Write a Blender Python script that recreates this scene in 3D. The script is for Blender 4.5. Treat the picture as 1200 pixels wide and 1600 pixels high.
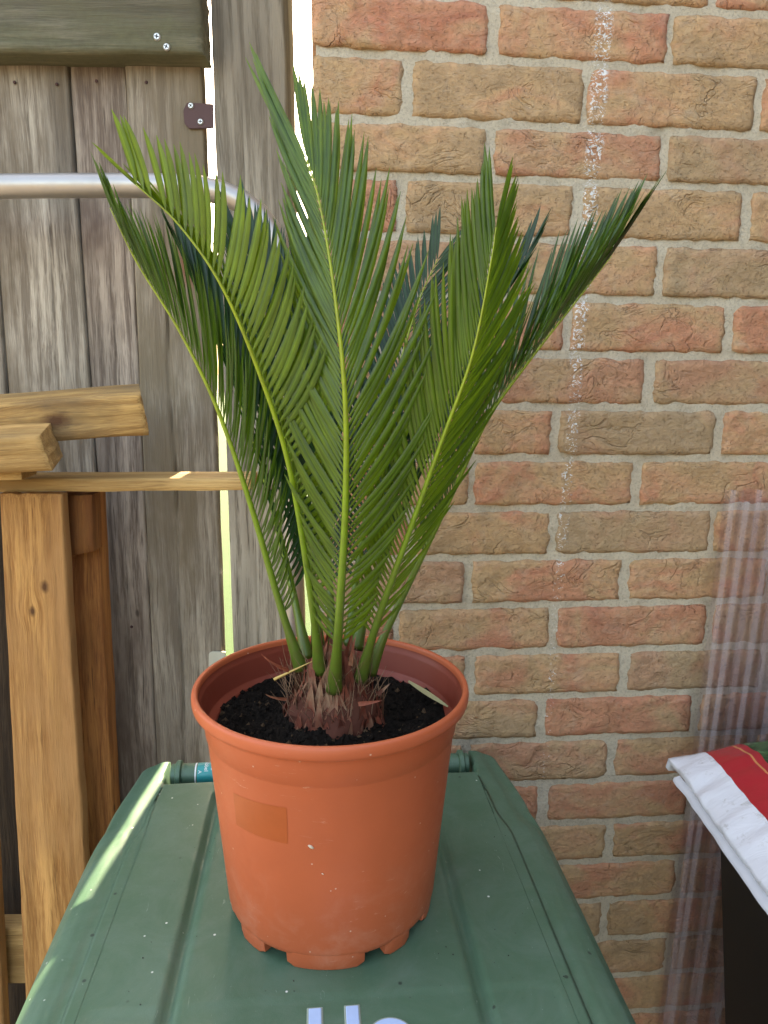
import bpy, bmesh, math, random
from mathutils import Vector, Matrix, noise
R = math.radians
rnd = random.Random(7)
for o in list(bpy.data.objects): bpy.data.objects.remove(o)
SC = bpy.context.scene
COL = SC.collection

# ------------------------------------------------------------------ camera
CAMZ = 1.5565; TH = R(10.5); ROLL = 0.0105; F = 1155.6
cd = bpy.data.cameras.new('camera'); cam = bpy.data.objects.new('camera', cd); COL.objects.link(cam)
cam.location = (0, 0, CAMZ)
cam.matrix_world = Matrix.Translation((0, 0, CAMZ)) @ Matrix.Rotation(math.pi/2-TH, 4, 'X') @ Matrix.Rotation(ROLL, 4, 'Z')
cd.sensor_fit = 'VERTICAL'; cd.sensor_height = 36; cd.lens = 26
cd.clip_start = .02; cd.clip_end = 3000
SC.camera = cam
# ------------------------------------------------------------------ sky, sun, exposure
SUN_EL, SUN_AZ = R(42), R(1.8)        # azimuth measured from +Y towards +X
w = bpy.data.worlds.new('World'); SC.world = w; w.use_nodes = True
nt = w.node_tree
sky = nt.nodes.new('ShaderNodeTexSky'); sky.sky_type = 'NISHITA'; sky.sun_disc = False
sky.sun_elevation = SUN_EL; sky.sun_rotation = SUN_AZ
sky.air_density = 1.0; sky.dust_density = 4.0; sky.ozone_density = 1.0
nt.links.new(sky.outputs[0], nt.nodes['Background'].inputs[0])
nt.nodes['Background'].inputs[1].default_value = .15
sl = bpy.data.lights.new('sun', 'SUN'); sun = bpy.data.objects.new('sun', sl); COL.objects.link(sun)
sl.energy = 3.0; sl.angle = R(.55); sl.color = (1, .95, .86)
sd = Vector((math.sin(SUN_AZ)*math.cos(SUN_EL), math.cos(SUN_AZ)*math.cos(SUN_EL), math.sin(SUN_EL)))
sun.rotation_euler = sd.to_track_quat('Z', 'Y').to_euler()
SC.view_settings.view_transform = 'Standard'; SC.view_settings.look = 'None'
SC.view_settings.exposure = 3.0; SC.view_settings.gamma = 1
SC.view_settings.use_curve_mapping = False
SC.cycles.diffuse_bounces = 3; SC.cycles.max_bounces = 10; SC.cycles.transparent_max_bounces = 16
SC.view_settings.use_white_balance = True; SC.view_settings.white_balance_temperature = 8700; SC.view_settings.white_balance_tint = 10

# ------------------------------------------------------------------ placing helpers
def ray(px, py):
    u, v = px-600., py-800.
    u, v = u*math.cos(ROLL)+v*math.sin(ROLL), -u*math.sin(ROLL)+v*math.cos(ROLL)
    s, c = math.sin(TH), math.cos(TH)
    return Vector((u, F*c-v*s, -F*s-v*c))
def atY(px, py, Y):
    r = ray(px, py); return r/r.y*Y+Vector((0, 0, CAMZ))
def atZ(px, py, Z):
    r = ray(px, py); return r*((Z-CAMZ)/r.z)+Vector((0, 0, CAMZ))

# ------------------------------------------------------------------ object helpers
def tag(o, label=None, cat=None, group=None, kind=None):
    if label: o['label'] = label
    if cat: o['category'] = cat
    if group: o['group'] = group
    if kind: o['kind'] = kind
    return o
def empty(name, loc=(0, 0, 0), rz=0, label=None, cat=None, group=None):
    o = bpy.data.objects.new(name, None); COL.objects.link(o)
    o.location = loc; o.rotation_euler = (0, 0, rz); o.empty_display_size = .05
    return tag(o, label, cat, group)
def link_mesh(name, me, parent=None, mat=None, smooth=True, mw=None):
    o = bpy.data.objects.new(name, me); COL.objects.link(o)
    if mat and not me.materials: me.materials.append(mat)
    if smooth:
        me.polygons.foreach_set('use_smooth', [True]*len(me.polygons))
    if mw is not None: o.matrix_local = mw
    if parent: o.parent = parent
    return o
def pydata(name, vs, fs, parent=None, mat=None, smooth=True, mw=None, sharp=None):
    me = bpy.data.meshes.new(name); me.from_pydata([tuple(v) for v in vs], [], fs); me.update()
    o = link_mesh(name, me, parent, mat, smooth, mw)
    if sharp: me.set_sharp_from_angle(angle=R(sharp))
    return o
def bmobj(name, bm, parent=None, mat=None, smooth=True, mw=None, sharp=None):
    bmesh.ops.recalc_face_normals(bm, faces=bm.faces)
    me = bpy.data.meshes.new(name); bm.to_mesh(me); bm.free()
    o = link_mesh(name, me, parent, mat, smooth, mw)
    if sharp: me.set_sharp_from_angle(angle=R(sharp))
    return o
def box_into(bm, x0, x1, y0, y1, z0, z1, bev=0, seg=2):
    r = bmesh.ops.create_cube(bm, size=1)
    for v in r['verts']:
        v.co = Vector(((x0+x1)/2+v.co.x*(x1-x0), (y0+y1)/2+v.co.y*(y1-y0), (z0+z1)/2+v.co.z*(z1-z0)))
    if bev:
        es = list({e for v in r['verts'] for e in v.link_edges})
        bmesh.ops.bevel(bm, geom=es, offset=bev, segments=seg, affect='EDGES', profile=.6)
def tube_data(pts, rad, n=12, cap=True):
    """pts list of Vector, rad list -> verts, faces"""
    vs, fs = [], []
    up = None
    for i, p in enumerate(pts):
        t = (pts[min(i+1, len(pts)-1)]-pts[max(i-1, 0)]).normalized()
        if up is None:
            a = Vector((0, 0, 1)) if abs(t.z) < .9 else Vector((0, 1, 0))
            up = (a-t*a.dot(t)).normalized()
        else: up = (up-t*up.dot(t)).normalized()
        s = t.cross(up)
        for k in range(n):
            a = 2*math.pi*k/n
            vs.append(p+(up*math.cos(a)+s*math.sin(a))*rad[i])
    for i in range(len(pts)-1):
        for k in range(n):
            a, b = i*n+k, i*n+(k+1) % n
            fs.append((a, b, b+n, a+n))
    if cap:
        fs.append(tuple(range(n-1, -1, -1))); fs.append(tuple(range((len(pts)-1)*n, len(pts)*n)))
    return vs, fs
def catmull(P, n):
    """P list of Vector; n samples, roughly even"""
    out = []
    Q = [P[0]*2-P[1]]+list(P)+[P[-1]*2-P[-2]]
    raw = []
    for i in range(1, len(Q)-2):
        for k in range(24):
            t = k/24; a, b, c, d = Q[i-1], Q[i], Q[i+1], Q[i+2]
            raw.append(.5*((2*b)+(c-a)*t+(2*a-5*b+4*c-d)*t*t+(3*b-a-3*c+d)*t**3))
    raw.append(P[-1].copy())
    L = [0]
    for i in range(1, len(raw)): L.append(L[-1]+(raw[i]-raw[i-1]).length)
    j = 0
    for k in range(n):
        s = L[-1]*k/(n-1)
        while j < len(L)-2 and L[j+1] < s: j += 1
        f = (s-L[j])/max(1e-9, L[j+1]-L[j]); out.append(raw[j].lerp(raw[j+1], min(1, f)))
    return out, L[-1]
def fbm(x, y, z, o=4): return noise.fractal(Vector((x, y, z)), 1.0, 2.0, o)
def sstep(a, b, x):
    t = min(1, max(0, (x-a)/(b-a))); return t*t*(3-2*t)

# ------------------------------------------------------------------ material helper
class Mat:
    def __init__(s, name, rough=.6, spec=.5):
        s.m = bpy.data.materials.new(name); s.m.use_nodes = True; s.t = s.m.node_tree
        s.p = s.t.nodes['Principled BSDF']; s.out = s.t.nodes['Material Output']
        s.p.inputs['Roughness'].default_value = rough; s.p.inputs['Specular IOR Level'].default_value = spec
    def put(s, sock, v):
        if isinstance(v, bpy.types.NodeSocket): s.t.links.new(v, sock)
        elif isinstance(v, (tuple, list)) and len(v) == 3 and sock.type == 'RGBA': sock.default_value = (*v, 1)
        elif isinstance(v, (int, float)) and sock.type == 'RGBA': sock.default_value = (v, v, v, 1)
        elif isinstance(v, (int, float)) and sock.type == 'VECTOR': sock.default_value = (v, v, v)
        else: sock.default_value = v
    def n(s, ty, out=0, props=None, **kw):
        nd = s.t.nodes.new('ShaderNode'+ty)
        for k, v in (props or {}).items(): setattr(nd, k, v)
        for k, v in kw.items():
            key = int(k[1:]) if k[0] == '_' and k[1:].isdigit() else k.replace('_', ' ')
            s.put(nd.inputs[key], v)
        return nd.outputs[out]
    def coord(s, k='Object'):
        return s.n('TexCoord', {'Generated': 0, 'Object': 3}[k])
    def pos(s): return s.n('NewGeometry', 0)
    def rand(s): return s.n('ObjectInfo', 5)
    def math(s, op, a, b=0.0, c=0.0, clamp=False):
        return s.n('Math', props={'operation': op, 'use_clamp': clamp}, _0=a, _1=b, _2=c)
    def vmul(s, v, k): return s.n('VectorMath', props={'operation': 'MULTIPLY'}, _0=v, _1=k)
    def vadd(s, v, k): return s.n('VectorMath', props={'operation': 'ADD'}, _0=v, _1=k)
    def noise(s, v, scale=5., detail=4., rough=.55, dist=0., out=0):
        return s.n('TexNoise', out, Vector=v, Scale=scale, Detail=detail, Roughness=rough, Distortion=dist)
    def vor(s, v, scale, feature='F1', out=0, rnd=1.):
        return s.n('TexVoronoi', out, props={'feature': feature}, Vector=v, Scale=scale, Randomness=rnd)
    def ramp(s, f, stops, interp='LINEAR'):
        nd = s.t.nodes.new('ShaderNodeValToRGB'); s.put(nd.inputs[0], f)
        cr = nd.color_ramp; cr.interpolation = interp
        while len(cr.elements) < len(stops): cr.elements.new(.5)
        for e, (p, c) in zip(cr.elements, stops):
            e.position = p; e.color = (c, c, c, 1) if not isinstance(c, (tuple, list)) else (*c, 1)
        return nd.outputs[0]
    def mix(s, f, a, b, mode='MIX'):
        nd = s.t.nodes.new('ShaderNodeMix'); nd.data_type = 'RGBA'; nd.blend_type = mode
        s.put(nd.inputs[0], f); s.put(nd.inputs[6], a); s.put(nd.inputs[7], b)
        return nd.outputs[2]
    def sep(s, v, k): return s.n('SeparateXYZ', k, Vector=v)
    def rndvec(s, k=17.):
        r = s.rand(); return s.n('CombineXYZ', X=s.math('MULTIPLY', r, k), Y=s.math('MULTIPLY', r, k*2.3), Z=s.math('MULTIPLY', r, k*.7))
    def bump(s, h, strength=.5, dist=.001, prev=None):
        nd = s.t.nodes.new('ShaderNodeBump'); s.put(nd.inputs['Height'], h)
        nd.inputs['Strength'].default_value = strength; nd.inputs['Distance'].default_value = dist
        if prev is not None: s.t.links.new(prev, nd.inputs['Normal'])
        return nd.outputs[0]
    def set(s, **kw):
        for k, v in kw.items(): s.put(s.p.inputs[k.replace('_', ' ')], v)
        return s
def plain(name, col, rough=.5, metal=0., spec=.5):
    m = Mat(name, rough, spec); m.set(Base_Color=col, Metallic=metal)
    c = m.noise(m.coord(), 60., 4.); m.set(Base_Color=m.mix(m.ramp(c, [(.35, 0), (.75, .25)]), col, tuple(x*.6 for x in col)))
    return m.m

# ---- woods: board mesh is local X = width, Z = length, Y = depth
def wood(name, dark, light, stain=None, moss=0., rough=.8, grain=1., knots=(), rust=None, streak=.5):
    m = Mat(name, rough, .3)
    co = m.vadd(m.coord(), m.rndvec())
    raw = m.coord()
    warp = m.noise(m.vmul(co, (9., 9., 2.2)), 1.0, 3., out=1)
    cw = m.vadd(co, m.vmul(warp, (.02, .02, 0.)))
    g = m.vmul(cw, (1., 1., .045))
    kn = None
    for (kx, kz, kr) in knots:
        d = m.n('VectorMath', 1, props={'operation': 'LENGTH'}, _0=m.vmul(m.vadd(raw, (-kx, 0., -kz)), (1., 0., .62)))
        d = m.math('ADD', d, m.math('MULTIPLY', m.math('SUBTRACT', m.noise(raw, 160., 4.), .5), kr*.5))
        k1 = m.n('MapRange', Value=d, From_Min=kr*.35, From_Max=kr*1.15, To_Min=1., To_Max=0.)
        kn = k1 if kn is None else m.math('MAXIMUM', kn, k1)
        bend = m.n('MapRange', Value=d, From_Min=0., From_Max=kr*4, To_Min=1., To_Max=0.)
        side = m.math('MULTIPLY', bend, m.math('MULTIPLY', m.math('SUBTRACT', m.sep(raw, 0), kx), -.55))
        g = m.vadd(g, m.n('CombineXYZ', X=side))
    fine = m.noise(g, 520.*grain, 6., .7)
    mid = m.noise(g, 95.*grain, 4., .55)
    big = m.noise(m.vmul(co, (1., 1., .2)), 11., 3., .5)
    wav = m.n('TexWave', 0, props={'wave_type': 'BANDS', 'bands_direction': 'X'}, Vector=m.vadd(g, m.vmul(m.noise(m.vmul(co, (4., 4., 1.1)), 1., 2., out=1), (.05, 0, 0))), Scale=17.*grain, Distortion=9., Detail=2., Detail_Scale=1.2)
    f = m.math('ADD', m.math('MULTIPLY', fine, .55), m.math('ADD', m.math('MULTIPLY', mid, .40), m.math('MULTIPLY', wav, .12*streak)))
    f = m.math('ADD', f, m.math('MULTIPLY', m.math('SUBTRACT', m.noise(m.vmul(co, (1., 1., .12)), 30., 4., .6), .5), .35))
    colr = m.mix(m.ramp(f, [(.43, 0), (.59, 1)]), dark, light)
    colr = m.mix(m.ramp(m.noise(g, 260.*grain, 3., .6), [(.28, .75), (.40, 0)]), colr, tuple(x*.45 for x in dark))
    colr = m.mix(m.ramp(big, [(.32, .75), (.6, 0)]), colr, tuple(x*.55 for x in dark))
    if stain:
        st = m.noise(m.vmul(co, (1., 1., .35)), 7., 5., .65)
        colr = m.mix(m.ramp(st, [(.46, 0), (.62, .9)]), colr, stain)
    hole = m.vor(m.vmul(co, (1., 1., .5)), 16.)
    colr = m.mix(m.ramp(hole, [(.03, .7), (.07, 0)]), colr, tuple(x*.25 for x in dark))
    if kn is not None:
        colr = m.mix(m.math('MULTIPLY', kn, .92), colr, (.085, .032, .012))
    if moss:
        mo = m.noise(co, 14., 6., .7)
        z = m.sep(raw, 0)
        e = m.ramp(m.math('ADD', m.math('MULTIPLY', mo, .8), m.math('MULTIPLY', z, 4.5*moss)), [(.50, 0), (.72, 1)])
        colr = m.mix(m.math('MULTIPLY', e, .6), colr, m.mix(m.noise(co, 120., 3.), (.07, .07, .035), (.15, .15, .08)))
    if rust:
        rx, rz, rr = rust
        d = m.n('VectorMath', 1, props={'operation': 'LENGTH'}, _0=m.vmul(m.vadd(raw, (-rx, 0., -rz)), (1.3, 0., .55)))
        d = m.math('ADD', d, m.math('MULTIPLY', m.math('SUBTRACT', mid, .5), rr*.9))
        colr = m.mix(m.n('MapRange', Value=d, From_Min=rr*.3, From_Max=rr, To_Min=.8, To_Max=0.), colr, (.26, .075, .03))
    m.set(Base_Color=colr, Roughness=m.ramp(fine, [(.3, .65), (.8, .95)]))
    h = m.math('ADD', m.math('MULTIPLY', fine, .5), mid)
    m.set(Normal=m.bump(h, .9, .0026))
    return m.m
M = {}
M['grey_wood'] = wood('grey_wood', (.20, .16, .12), (.50, .435, .345), stain=(.16, .12, .08), streak=.7)
M['grey_wood_dark'] = wood('grey_wood_dark', (.16, .12, .092), (.44, .36, .285), stain=(.13, .09, .068), streak=.8)
M['grey_wood_pale'] = wood('grey_wood_pale', (.23, .185, .14), (.50, .43, .335), stain=(.18, .14, .09), rust=(.030, .455, .03), streak=.6)
M['post_wood'] = wood('post_wood', (.21, .175, .13), (.49, .43, .34), streak=1.3)
M['rail_wood'] = wood('rail_wood', (.10, .085, .058), (.31, .27, .19), stain=(.11, .095, .055), moss=1., streak=.3)
M['pallet_wood'] = wood('pallet_wood', (.30, .125, .034), (.58, .30, .10), stain=(.40, .20, .075), rough=.7, knots=((.012, .565, .006), (-.006, .53, .005)))
M['pallet_wood_red'] = wood('pallet_wood_red', (.26, .09, .025), (.52, .22, .065), rough=.7)
M['offcut_wood'] = wood('offcut_wood', (.32, .165, .050), (.62, .37, .13), stain=(.13, .085, .045), rough=.7, knots=((.0, .045, .012),))
M['offcut_plain'] = wood('offcut_plain_wood', (.34, .18, .055), (.64, .38, .14), stain=(.20, .12, .05), rough=.7)
M['lath_wood'] = wood('lath_wood', (.42, .24, .085), (.66, .42, .17), rough=.7)
M['weathered_end'] = wood('weathered_end', (.17, .14, .12), (.36, .31, .27))

M['shade_wood'] = wood('dark_shade_wood', (.045, .03, .02), (.10, .068, .042))  # dark wood for the added fence and the board standing in for shade

# ---- brick & mortar
def glare_mask(m):
    """painted glare, put in as white colour: runs down the wall at one place, broken up by the relief"""
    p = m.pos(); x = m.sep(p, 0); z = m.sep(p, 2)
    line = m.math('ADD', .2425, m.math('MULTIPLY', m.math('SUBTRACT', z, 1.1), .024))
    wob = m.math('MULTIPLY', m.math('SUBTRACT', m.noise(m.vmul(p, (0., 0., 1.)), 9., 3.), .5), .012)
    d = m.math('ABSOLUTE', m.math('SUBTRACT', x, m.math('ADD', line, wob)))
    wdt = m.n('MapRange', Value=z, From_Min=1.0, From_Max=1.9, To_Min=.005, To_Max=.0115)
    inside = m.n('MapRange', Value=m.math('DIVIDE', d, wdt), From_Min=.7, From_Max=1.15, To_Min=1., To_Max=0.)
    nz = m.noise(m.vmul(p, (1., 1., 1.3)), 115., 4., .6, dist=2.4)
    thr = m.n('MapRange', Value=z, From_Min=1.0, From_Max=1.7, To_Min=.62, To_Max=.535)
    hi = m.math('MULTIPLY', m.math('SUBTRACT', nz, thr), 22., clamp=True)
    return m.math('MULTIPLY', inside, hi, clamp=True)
def mk_brick():
    m = Mat('handmade_brick', .85, .25)
    co = m.vadd(m.coord(), m.rndvec(31.)); r = m.rand()
    n1 = m.noise(m.vmul(co, (1., 1., 1.5)), 10., 3., .6, dist=.8)
    n1 = m.math('ADD', n1, m.math('MULTIPLY', m.math('SUBTRACT', r, .5), .22))
    colr = m.ramp(n1, [(.28, (.47, .305, .165)), (.42, (.58, .365, .19)), (.52, (.62, .35, .19)), (.61, (.61, .285, .16)), (.78, (.54, .21, .125))])
    r2 = m.n('TexWhiteNoise', 0, props={'noise_dimensions': '1D'}, W=m.math('MULTIPLY', r, 91.7))
    colr = m.mix(m.ramp(r2, [(.8, 0), (.95, .45)]), colr, (.38, .285, .175))
    sp = m.noise(co, 130., 5., .7)
    colr = m.mix(m.ramp(sp, [(.35, .35), (.6, 0)]), colr, (.24, .14, .08))
    colr = m.mix(m.ramp(m.noise(co, 42., 4., .65, dist=1.), [(.52, 0), (.75, .35)]), colr, (.56, .42, .30))
    msk = glare_mask(m)
    colr = m.mix(msk, colr, (.82, .81, .78))  # white glare painted into the brick colour
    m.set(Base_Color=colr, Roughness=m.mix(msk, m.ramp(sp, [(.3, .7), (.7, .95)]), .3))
    cr = m.noise(m.vmul(co, (1., 1., 1.4)), 17., 3., .55, dist=1.3)
    ridge = m.math('ABSOLUTE', m.math('SUBTRACT', cr, .5))
    gate_ = m.ramp(m.noise(co, 13., 2.), [(.50, 0.), (.62, 1.)])
    fold = m.math('MULTIPLY', m.math('SUBTRACT', m.ramp(ridge, [(0., 0.), (.035, 1.)]), 1.), gate_)
    h = m.math('ADD', m.math('MULTIPLY', fold, .9), m.math('MULTIPLY', m.noise(m.vmul(co, (1., 1., 1.5)), 70., 7., .70, dist=.7), 2.0))
    pit = m.ramp(m.noise(co, 260., 2., .5), [(.28, 0.), (.40, 1.)])
    m.set(Normal=m.bump(m.math('ADD', h, m.math('MULTIPLY', pit, .5)), 1., .0026))
    return m.m
def mk_mortar():
    m = Mat('mortar', .95, .2); p = m.pos()
    c = m.mix(m.noise(p, 12., 4.), (.58, .485, .35), (.73, .64, .485))
    c = m.mix(m.ramp(m.noise(p, 300., 4., .7), [(.34, .5), (.50, 0)]), c, (.32, .26, .19))
    c = m.mix(m.ramp(m.noise(p, 35., 5., .65), [(.5, 0), (.7, .45)]), c, (.34, .28, .20))
    msk = glare_mask(m); c = m.mix(m.math('MULTIPLY', msk, .8), c, (.82, .81, .78))  # same painted glare carried across the joints
    m.set(Base_Color=c, Normal=m.bump(m.noise(p, 260., 6., .75), 1., .0035))
    return m.m
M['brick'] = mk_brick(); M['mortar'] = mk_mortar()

# ---- plastics, metals
def mk_terracotta(name, inner=False):
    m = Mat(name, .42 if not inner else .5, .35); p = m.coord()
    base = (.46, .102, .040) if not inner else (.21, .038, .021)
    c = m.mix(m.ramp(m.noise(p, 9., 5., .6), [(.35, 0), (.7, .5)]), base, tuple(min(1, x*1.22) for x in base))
    if not inner:
        low = m.n('MapRange', Value=m.sep(p, 2), From_Min=.11, From_Max=.0, To_Min=0., To_Max=1.)
        du = m.math('MULTIPLY', m.ramp(m.noise(p, 26., 8., .7, dist=.4), [(.50, 0), (.70, .28)]), low)
        c = m.mix(du, c, (.62, .36, .26))
        scr = m.noise(m.vmul(p, (1., 1., 7.)), 38., 6., .75, dist=1.2)
        lo2 = m.ramp(m.noise(p, 11., 2.), [(.52, 0), (.64, .8)])
        c = m.mix(m.math('MULTIPLY', m.ramp(scr, [(.62, 0), (.68, .6)]), lo2), c, (.72, .47, .35))
        dust = m.vor(p, 60.); c = m.mix(m.ramp(dust, [(.035, .75), (.055, 0)]), c, (.7, .5, .4))
    m.set(Base_Color=c, Roughness=m.ramp(m.noise(p, 30., 6., .7), [(.3, .36), (.7, .56)]))
    m.set(Normal=m.bump(m.noise(p, 500., 2.), .12, .0004))
    return m.m
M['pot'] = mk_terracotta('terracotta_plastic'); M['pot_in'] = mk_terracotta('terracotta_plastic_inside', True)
def mk_green():
    m = Mat('green_bin_plastic', .42, .4); p = m.coord()
    c = m.mix(m.noise(p, 6., 4., .6), (.048, .108, .062), (.070, .145, .088))
    haz = m.ramp(m.noise(p, 17., 8., .72, dist=.6), [(.42, 0), (.75, .5)])
    c = m.mix(haz, c, (.13, .20, .155))
    sp = m.vor(p, 62.); spr = m.n('TexVoronoi', 1, Vector=p, Scale=62.)
    on = m.math('GREATER_THAN', m.sep(spr, 0), .80)
    c = m.mix(m.math('MULTIPLY', m.ramp(sp, [(.05, 1.), (.085, 0)]), on), c, (.62, .66, .60))
    dk = m.vor(m.vadd(p, (3.1, 1.7, 0.)), 38.); dkr = m.n('TexVoronoi', 1, Vector=m.vadd(p, (3.1, 1.7, 0.)), Scale=38.)
    c = m.mix(m.math('MULTIPLY', m.ramp(dk, [(.05, .8), (.09, 0)]), m.math('GREATER_THAN', m.sep(dkr, 1), .8)), c, (.012, .02, .015))
    scr = m.noise(m.vmul(p, (9., 2., 1.)), 22., 7., .75, dist=1.5)
    c = m.mix(m.math('MULTIPLY', m.ramp(scr, [(.64, 0), (.69, .5)]), 1.), c, (.28, .36, .30))
    m.set(Base_Color=c, Roughness=m.ramp(m.noise(p, 40., 6., .7), [(.3, .34), (.72, .55)]))
    m.set(Normal=m.bump(m.noise(p, 900., 3.), .35, .0005))
    return m.m
M['green'] = mk_green()
def mk_alu():
    m = Mat('dull_aluminium', .33); p = m.coord()
    m.set(Base_Color=m.mix(m.noise(p, 20., 5.), (.36, .335, .31), (.48, .45, .42)), Metallic=.75,
          Roughness=m.ramp(m.noise(p, 60., 5.), [(.3, .36), (.7, .5)]))
    return m.m
M['alu'] = mk_alu()
M['rusty'] = plain('brown_painted_iron', (.085, .038, .035), .6, .2)
M['screw'] = plain('zinc_screw', (.62, .61, .58), .35, .8)
M['screw_slot'] = plain('screw_slot', (.03, .03, .03), .7)
M['cream'] = plain('cream_plastic', (.62, .60, .48), .5)
M['black'] = plain('black_plastic', (.012, .012, .012), .55, 0, .3)
M['teal'] = plain('teal_sticker_print', (.0, .27, .27), .4)
M['white_print'] = plain('white_print', (.75, .78, .76), .5)
M['blue_print'] = plain('pale_blue_letter', (.38, .52, .74), .35)
M['letter_edge'] = plain('letter_edge', (.25, .30, .24), .6)
M['sticker_mark'] = plain('glossy_sticker_patch', (.42, .088, .024), .38, 0, .4)
M['rubber'] = plain('rubber', (.02, .02, .02), .8)

# ================================================================== GROUND
def mk_ground(name, a, b, sc):
    m = Mat(name, .9, .2); p = m.pos()
    m.set(Base_Color=m.mix(m.noise(p, sc, 6., .65), a, b), Normal=m.bump(m.noise(p, sc*8, 5., .7), .6, .01)); return m.m
def sheet(name, x0, x1, y0, y1, z, mat):
    return tag(pydata(name, [(x0, y0, z), (x1, y0, z), (x1, y1, z), (x0, y1, z)], [(0, 1, 2, 3)], None, mat, False), kind='structure')
sheet('ground', -1500, 1500, -1500, 1500, 0, mk_ground('earth', (.10, .085, .06), (.16, .13, .09), 2.))
sheet('lawn', -25, 25, 1.5, 60, .004, mk_ground('sunlit_lawn', (.012, .036, .009), (.032, .070, .016), 9.))
pav = tag(empty('paving'), kind='structure')
pm = mk_ground('concrete_slab', (.13, .12, .105), (.20, .185, .16), 7.)
bm = bmesh.new(); box_into(bm, -.149, .149, -.149, .149, -.03, .012, .003, 1)
s0 = bmobj('slab', bm, pav, pm, False)
k = 0
for i in range(-6, 7):
    for j in range(-13, 4):
        o = s0 if k == 0 else s0.copy()
        if k: COL.objects.link(o); o.parent = pav
        o.location = (i*.304, j*.304+.2, rnd.uniform(-.001, .001)); k += 1

# ================================================================== BRICK WALL
WB = math.atan(.0928); WD = .984
wall = empty('brick_wall', (0, WD, 0), WB, 'handmade red and tan brick wall with a stripe of white glare painted down it', 'wall')
WR = Matrix.Rotation(WB, 3, 'Z')
def wall_xy(px, py):
    """pixel -> wall local x, z"""
    r = ray(px, py); Y = WD/(1-math.tan(WB)*r.x/r.y); p = r/r.y*Y+Vector((0, 0, CAMZ))
    q = WR.transposed() @ (p-Vector((0, WD, 0))); return q.x, q.z
XL = wall_xy(491, 300)[0]
# course tops read off the photograph, left to right heights from one real pitch
tops_px = [12, 105, 205, 290, 382, 472, 560, 642, 722, 800, 876, 950, 1023, 1093, 1160, 1228, 1293, 1355, 1417, 1478, 1537]
J = [  # (head joints: pixel x of left and right side of the mortar, course by course)
 [(760, 780), (1040, 1052)], [(628, 645), (908, 918), (1178, 1192)], [(755, 773), (1030, 1045)], [(618, 635), (892, 910), (1155, 1172)],
 [(757, 772), (1022, 1037)], [(612, 626), (878, 893), (1130, 1145)], [(765, 780), (1003, 1022)], [(730, 745), (857, 873), (1112, 1128)],
 [(730, 742), (985, 1000)], [(636, 650), (855, 870), (1105, 1115)], [(722, 738), (965, 982)], [(612, 625), (855, 870), (1100, 1112)],
 [(725, 742), (963, 980)], [(610, 624), (835, 852), (1075, 1092)], [(718, 733), (945, 960)], [(620, 632), (837, 857), (1070, 1087)],
 [(730, 744), (942, 957)], [(832, 846), (1050, 1062)], [(720, 735), (935, 948)], [(820, 834), (1035, 1047)], [(720, 735), (925, 938)]]
PITCH = .0692; LEN = .2185
ztop = [wall_xy(800, t)[1] for t in tops_px]
courses = []
for i, zt in enumerate(ztop):
    zb = ztop[i+1]+.0115 if i+1 < len(ztop) else zt-.057
    row = []; js = []
    py = tops_px[i]+30
    for a, b in J[i]:
        js.append((wall_xy(a, py)[0], wall_xy(b, py)[0]))
    js.sort()
    while js[0][0] > XL+.10: js.insert(0, (js[0][0]-LEN+rnd.uniform(-.003, .003), js[0][1]-LEN))
    js = [j for j in js if j[0] > XL+.035]
    while js[-1][1] < 1.0: js.append((js[-1][0]+LEN+rnd.uniform(-.003, .003), js[-1][1]+LEN))
    x = XL
    for a, b in js: row.append((x, a)); x = b
    courses.append((zb, zt, row))
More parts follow.
